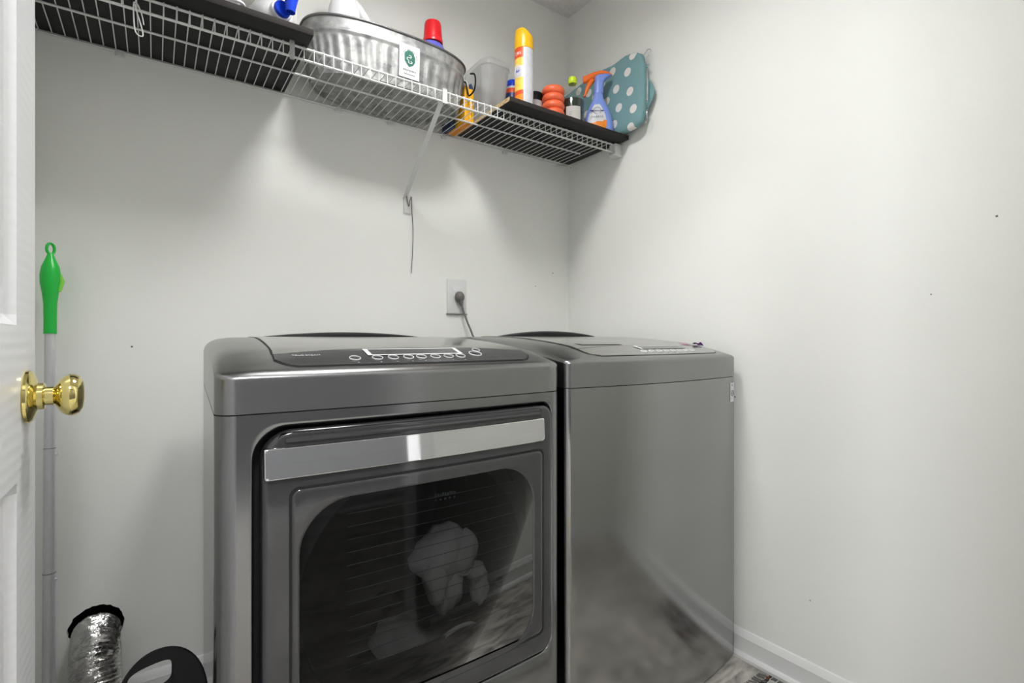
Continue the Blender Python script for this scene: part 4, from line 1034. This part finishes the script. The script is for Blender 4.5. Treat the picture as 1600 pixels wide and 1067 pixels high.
# ------------------------------------------------------------------ outlet, plug and cord
t = thing('wall_outlet', (.9445, YB, 1.16), 'white wall outlet plate above the gap between the machines', 'outlet')
bm = bmesh.new(); box(bm, .9035, .9865, YB - .006, YB - .0002, 1.096, 1.2285, .0022); obj('cover_plate', bm, M['wire'], t)
bm = bmesh.new(); q = rrect(.926, .963, 1.178, 1.206, .012, 4, 6); loft(bm, [[(x, YB - .0055, z) for x, z in q], [(x, YB - .0072, z) for x, z in q]]); obj('receptacle_face', bm, M['white_pl'], t)
bm = bmesh.new(); box(bm, .9005, .9895, YB - .0075, YB - .0003, 1.0935, 1.0965, .0004); obj('lower_edge', bm, M['ink'], t)
t = thing('power_cord', (.952, YB - .02, 1.156), 'grey plug in the wall outlet with its cord running down behind the dryer', 'power cord')
bm = bmesh.new()
lathe(bm, [(.017, 0), (.019, .004), (.019, .010), (.016, .018), (.010, .024), (.001, .026)], (.951, YB - .0072, 1.160), 20, sx=1, sy=1.15, mat4=Matrix.Rotation(PI / 2, 4, 'X'))
tube(bm, [(.951, YB - .02, 1.156), (.954, YB - .021, 1.135), (.957, YB - .021, 1.125)], [.012, .008, .005], 12)
obj('plug', bm, M['cord'], t)
bm = bmesh.new(); tube(bm, smoothpath([(.955, YB - .021, 1.136), (.963, YB - .026, 1.10), (.975, YB - .035, 1.06), (.990, YB - .045, 1.015), (1.0, YB - .06, .95), (1.0, YB - .07, .6), (.95, YB - .07, .2)]), .0038, 8); obj('cord', bm, M['cord'], t)

# ------------------------------------------------------------------ mop pole
mp = thing('mop', (-.203, 1.585, 0), 'mop with a grey metal pole and bright green grip leaning behind the door', 'mop')
pb_, ptp = Vector((-.2015, 1.560, .035)), Vector((-.2085, 1.640, 1.018))
dirp = (ptp - pb_).normalized()
def onp(z): return pb_ + (ptp - pb_) * ((z - pb_.z) / (ptp.z - pb_.z))
bm = bmesh.new(); tube(bm, [onp(z) for z in (.035, .452)], .0120, 20); tube(bm, [onp(z) for z in (.452, .74)], .0113, 20); obj('lower_pole', bm, M['pole'], mp)
bm = bmesh.new(); tube(bm, [onp(z) for z in (.735, 1.018)], .0105, 20); obj('upper_pole', bm, M['pole'], mp)
for zj, rj in ((.740, .0116), (.452, .0124)):
    bm = bmesh.new(); tube(bm, [onp(z) for z in (zj - .0007, zj + .0007)], rj, 20); obj('pole_joint', bm, M['ink'], mp)
    bm = bmesh.new(); tube(bm, [onp(zj - .015), onp(zj - .015) + Vector((.0145, -.004, 0))], .0028, 8); obj('spring_pin', bm, M['wire'], mp)
bm = bmesh.new(); zz = [1.012, 1.05, 1.085, 1.11, 1.135, 1.155, 1.175, 1.195, 1.208]; r_ = [.0125, .0125, .0130, .0155, .0195, .0200, .0170, .0095, .0055]
tube(bm, [onp(z) for z in zz], r_, 24); obj('grip', bm, M['bgreen'], mp)
bm = bmesh.new(); tube(bm, [onp(1.115) + Vector((.016, -.002, 0)), onp(1.14) + Vector((.021, -.002, 0)), onp(1.165) + Vector((.015, -.002, 0))], [.004, .006, .003], 10); obj('grip_inlay', bm, M['lgreen'], mp)
bm = bmesh.new(); c_ = onp(1.219); pts = [c_ + Vector((.008 * math.sin(a) * .8, .006 * math.sin(a), -.013 * math.cos(a))) for a in [2 * PI * k / 20 for k in range(21)]]
tube(bm, pts, .0032, 8); obj('hanging_loop', bm, M['bgreen'], mp)
bm = bmesh.new(); box(bm, -.255, -.15, 1.50, 1.62, .0, .035, .008); obj('mop_head', bm, M['cloth'], mp)

# ------------------------------------------------------------------ foil vent hose
bm = bmesh.new()
path = smoothpath([(-.128, YB + .010, .226), (-.1275, YB - .035, .220), (-.125, YB - .085, .198), (-.118, YB - .118, .150), (-.110, YB - .128, .09), (-.095, YB - .115, .062)], 14)
rd = random.Random(5); pth = []; rad = []
for i in range(len(path) * 1):
    pth.append(path[i]); rad.append(.0480 + (.0034 if i % 2 else -.0022) + rd.uniform(-.0008, .0008))
tube(bm, pth, rad, 40)
for v in bm.verts: v.co += Vector((rd.uniform(-1, 1), rd.uniform(-1, 1), rd.uniform(-1, 1))) * .0006
tag(obj('vent_hose', bm, M['foil'], None, org=(-.12, 1.6, .06), angle=80), 'crinkled silver foil vent hose coming out of a round hole in the back wall', 'hose')

# ------------------------------------------------------------------ black basket between door and dryer
bk = thing('laundry_basket', (-.005, 1.18, 0), 'black plastic basket with a rounded cut-out handle, squeezed beside the dryer', 'basket')
n = 64; cxh, czh = .0075, .395
def outl(k):
    a = 2 * PI * k / n; c, s_ = math.cos(a), math.sin(a)
    if s_ >= 0: return (cxh + .0655 * (abs(c) ** .95) * (1 if c > 0 else -1), czh + .104 * s_ ** .95)
    return (cxh + .0655 * c / max(abs(c), abs(s_)) * 1.0, czh - .375 * (-s_) / max(abs(c), abs(s_)))
def slot(k):
    a = 2 * PI * k / n; c, s_ = math.cos(a), math.sin(a); q = (abs(c) ** 4 + abs(s_) ** 4) ** (-.25)
    return (-.008 + .029 * q * c, .456 + .0195 * q * s_ + .2 * .029 * q * c)
O_ = [outl(k) for k in range(n)]; I_ = [slot(k) for k in range(n)]
bm = bmesh.new(); y0 = .998
def mid(t): return [(lerp(a[0], b[0], t), lerp(a[1], b[1], t)) for a, b in zip(O_, I_)]
loft(bm, [[(x, y0 + .003, z) for x, z in O_], [(x, y0, z) for x, z in mid(.06)], [(x, y0, z) for x, z in mid(.94)], [(x, y0 + .003, z) for x, z in I_], [(x, y0 + .006, z) for x, z in mid(.94)], [(x, y0 + .006, z) for x, z in mid(.06)], [(x, y0 + .003, z) for x, z in O_]], False, False)
bmesh.ops.remove_doubles(bm, verts=bm.verts, dist=.00005)
obj('handle_panel', bm, M['black'], bk)
bm = bmesh.new()
def rq(x0, x1, a, b, r, z): return [(x, y, z) for x, y in rrect(x0, x1, a, b, r, 6, 6)]
loft(bm, [rq(-.045, .055, 1.03, 1.34, .03, .001), rq(-.058, .072, 1.006, 1.34, .03, .17), rq(-.060, .074, 1.004, 1.342, .03, .175), rq(-.055, .069, 1.010, 1.338, .028, .175), rq(-.042, .052, 1.033, 1.337, .028, .006)])
obj('basket_body', bm, M['black'], bk)

# ------------------------------------------------------------------ rug corner on the floor
rg_ = thing('woven_rug', (1.43, .7, 0), 'woven black, white and rust rug, its corner showing beside the right baseboard', 'rug')
bm = bmesh.new(); box(bm, 1.375, 1.482, .66, .790, .0005, .009, .002); obj('rug_body', bm, M['rug'], rg_)
bm = bmesh.new(); rd = random.Random(9)
for k in range(8):
    x = 1.380 + k * .0134; tube(bm, [(x, .788, .005), (x + rd.uniform(-.004, .004), .80, .0045), (x + rd.uniform(-.007, .007), .817, .003)], .0022, 5)
fr_ = obj('fringe', bm, M['ink'], rg_); fr_['kind'] = 'stuff'
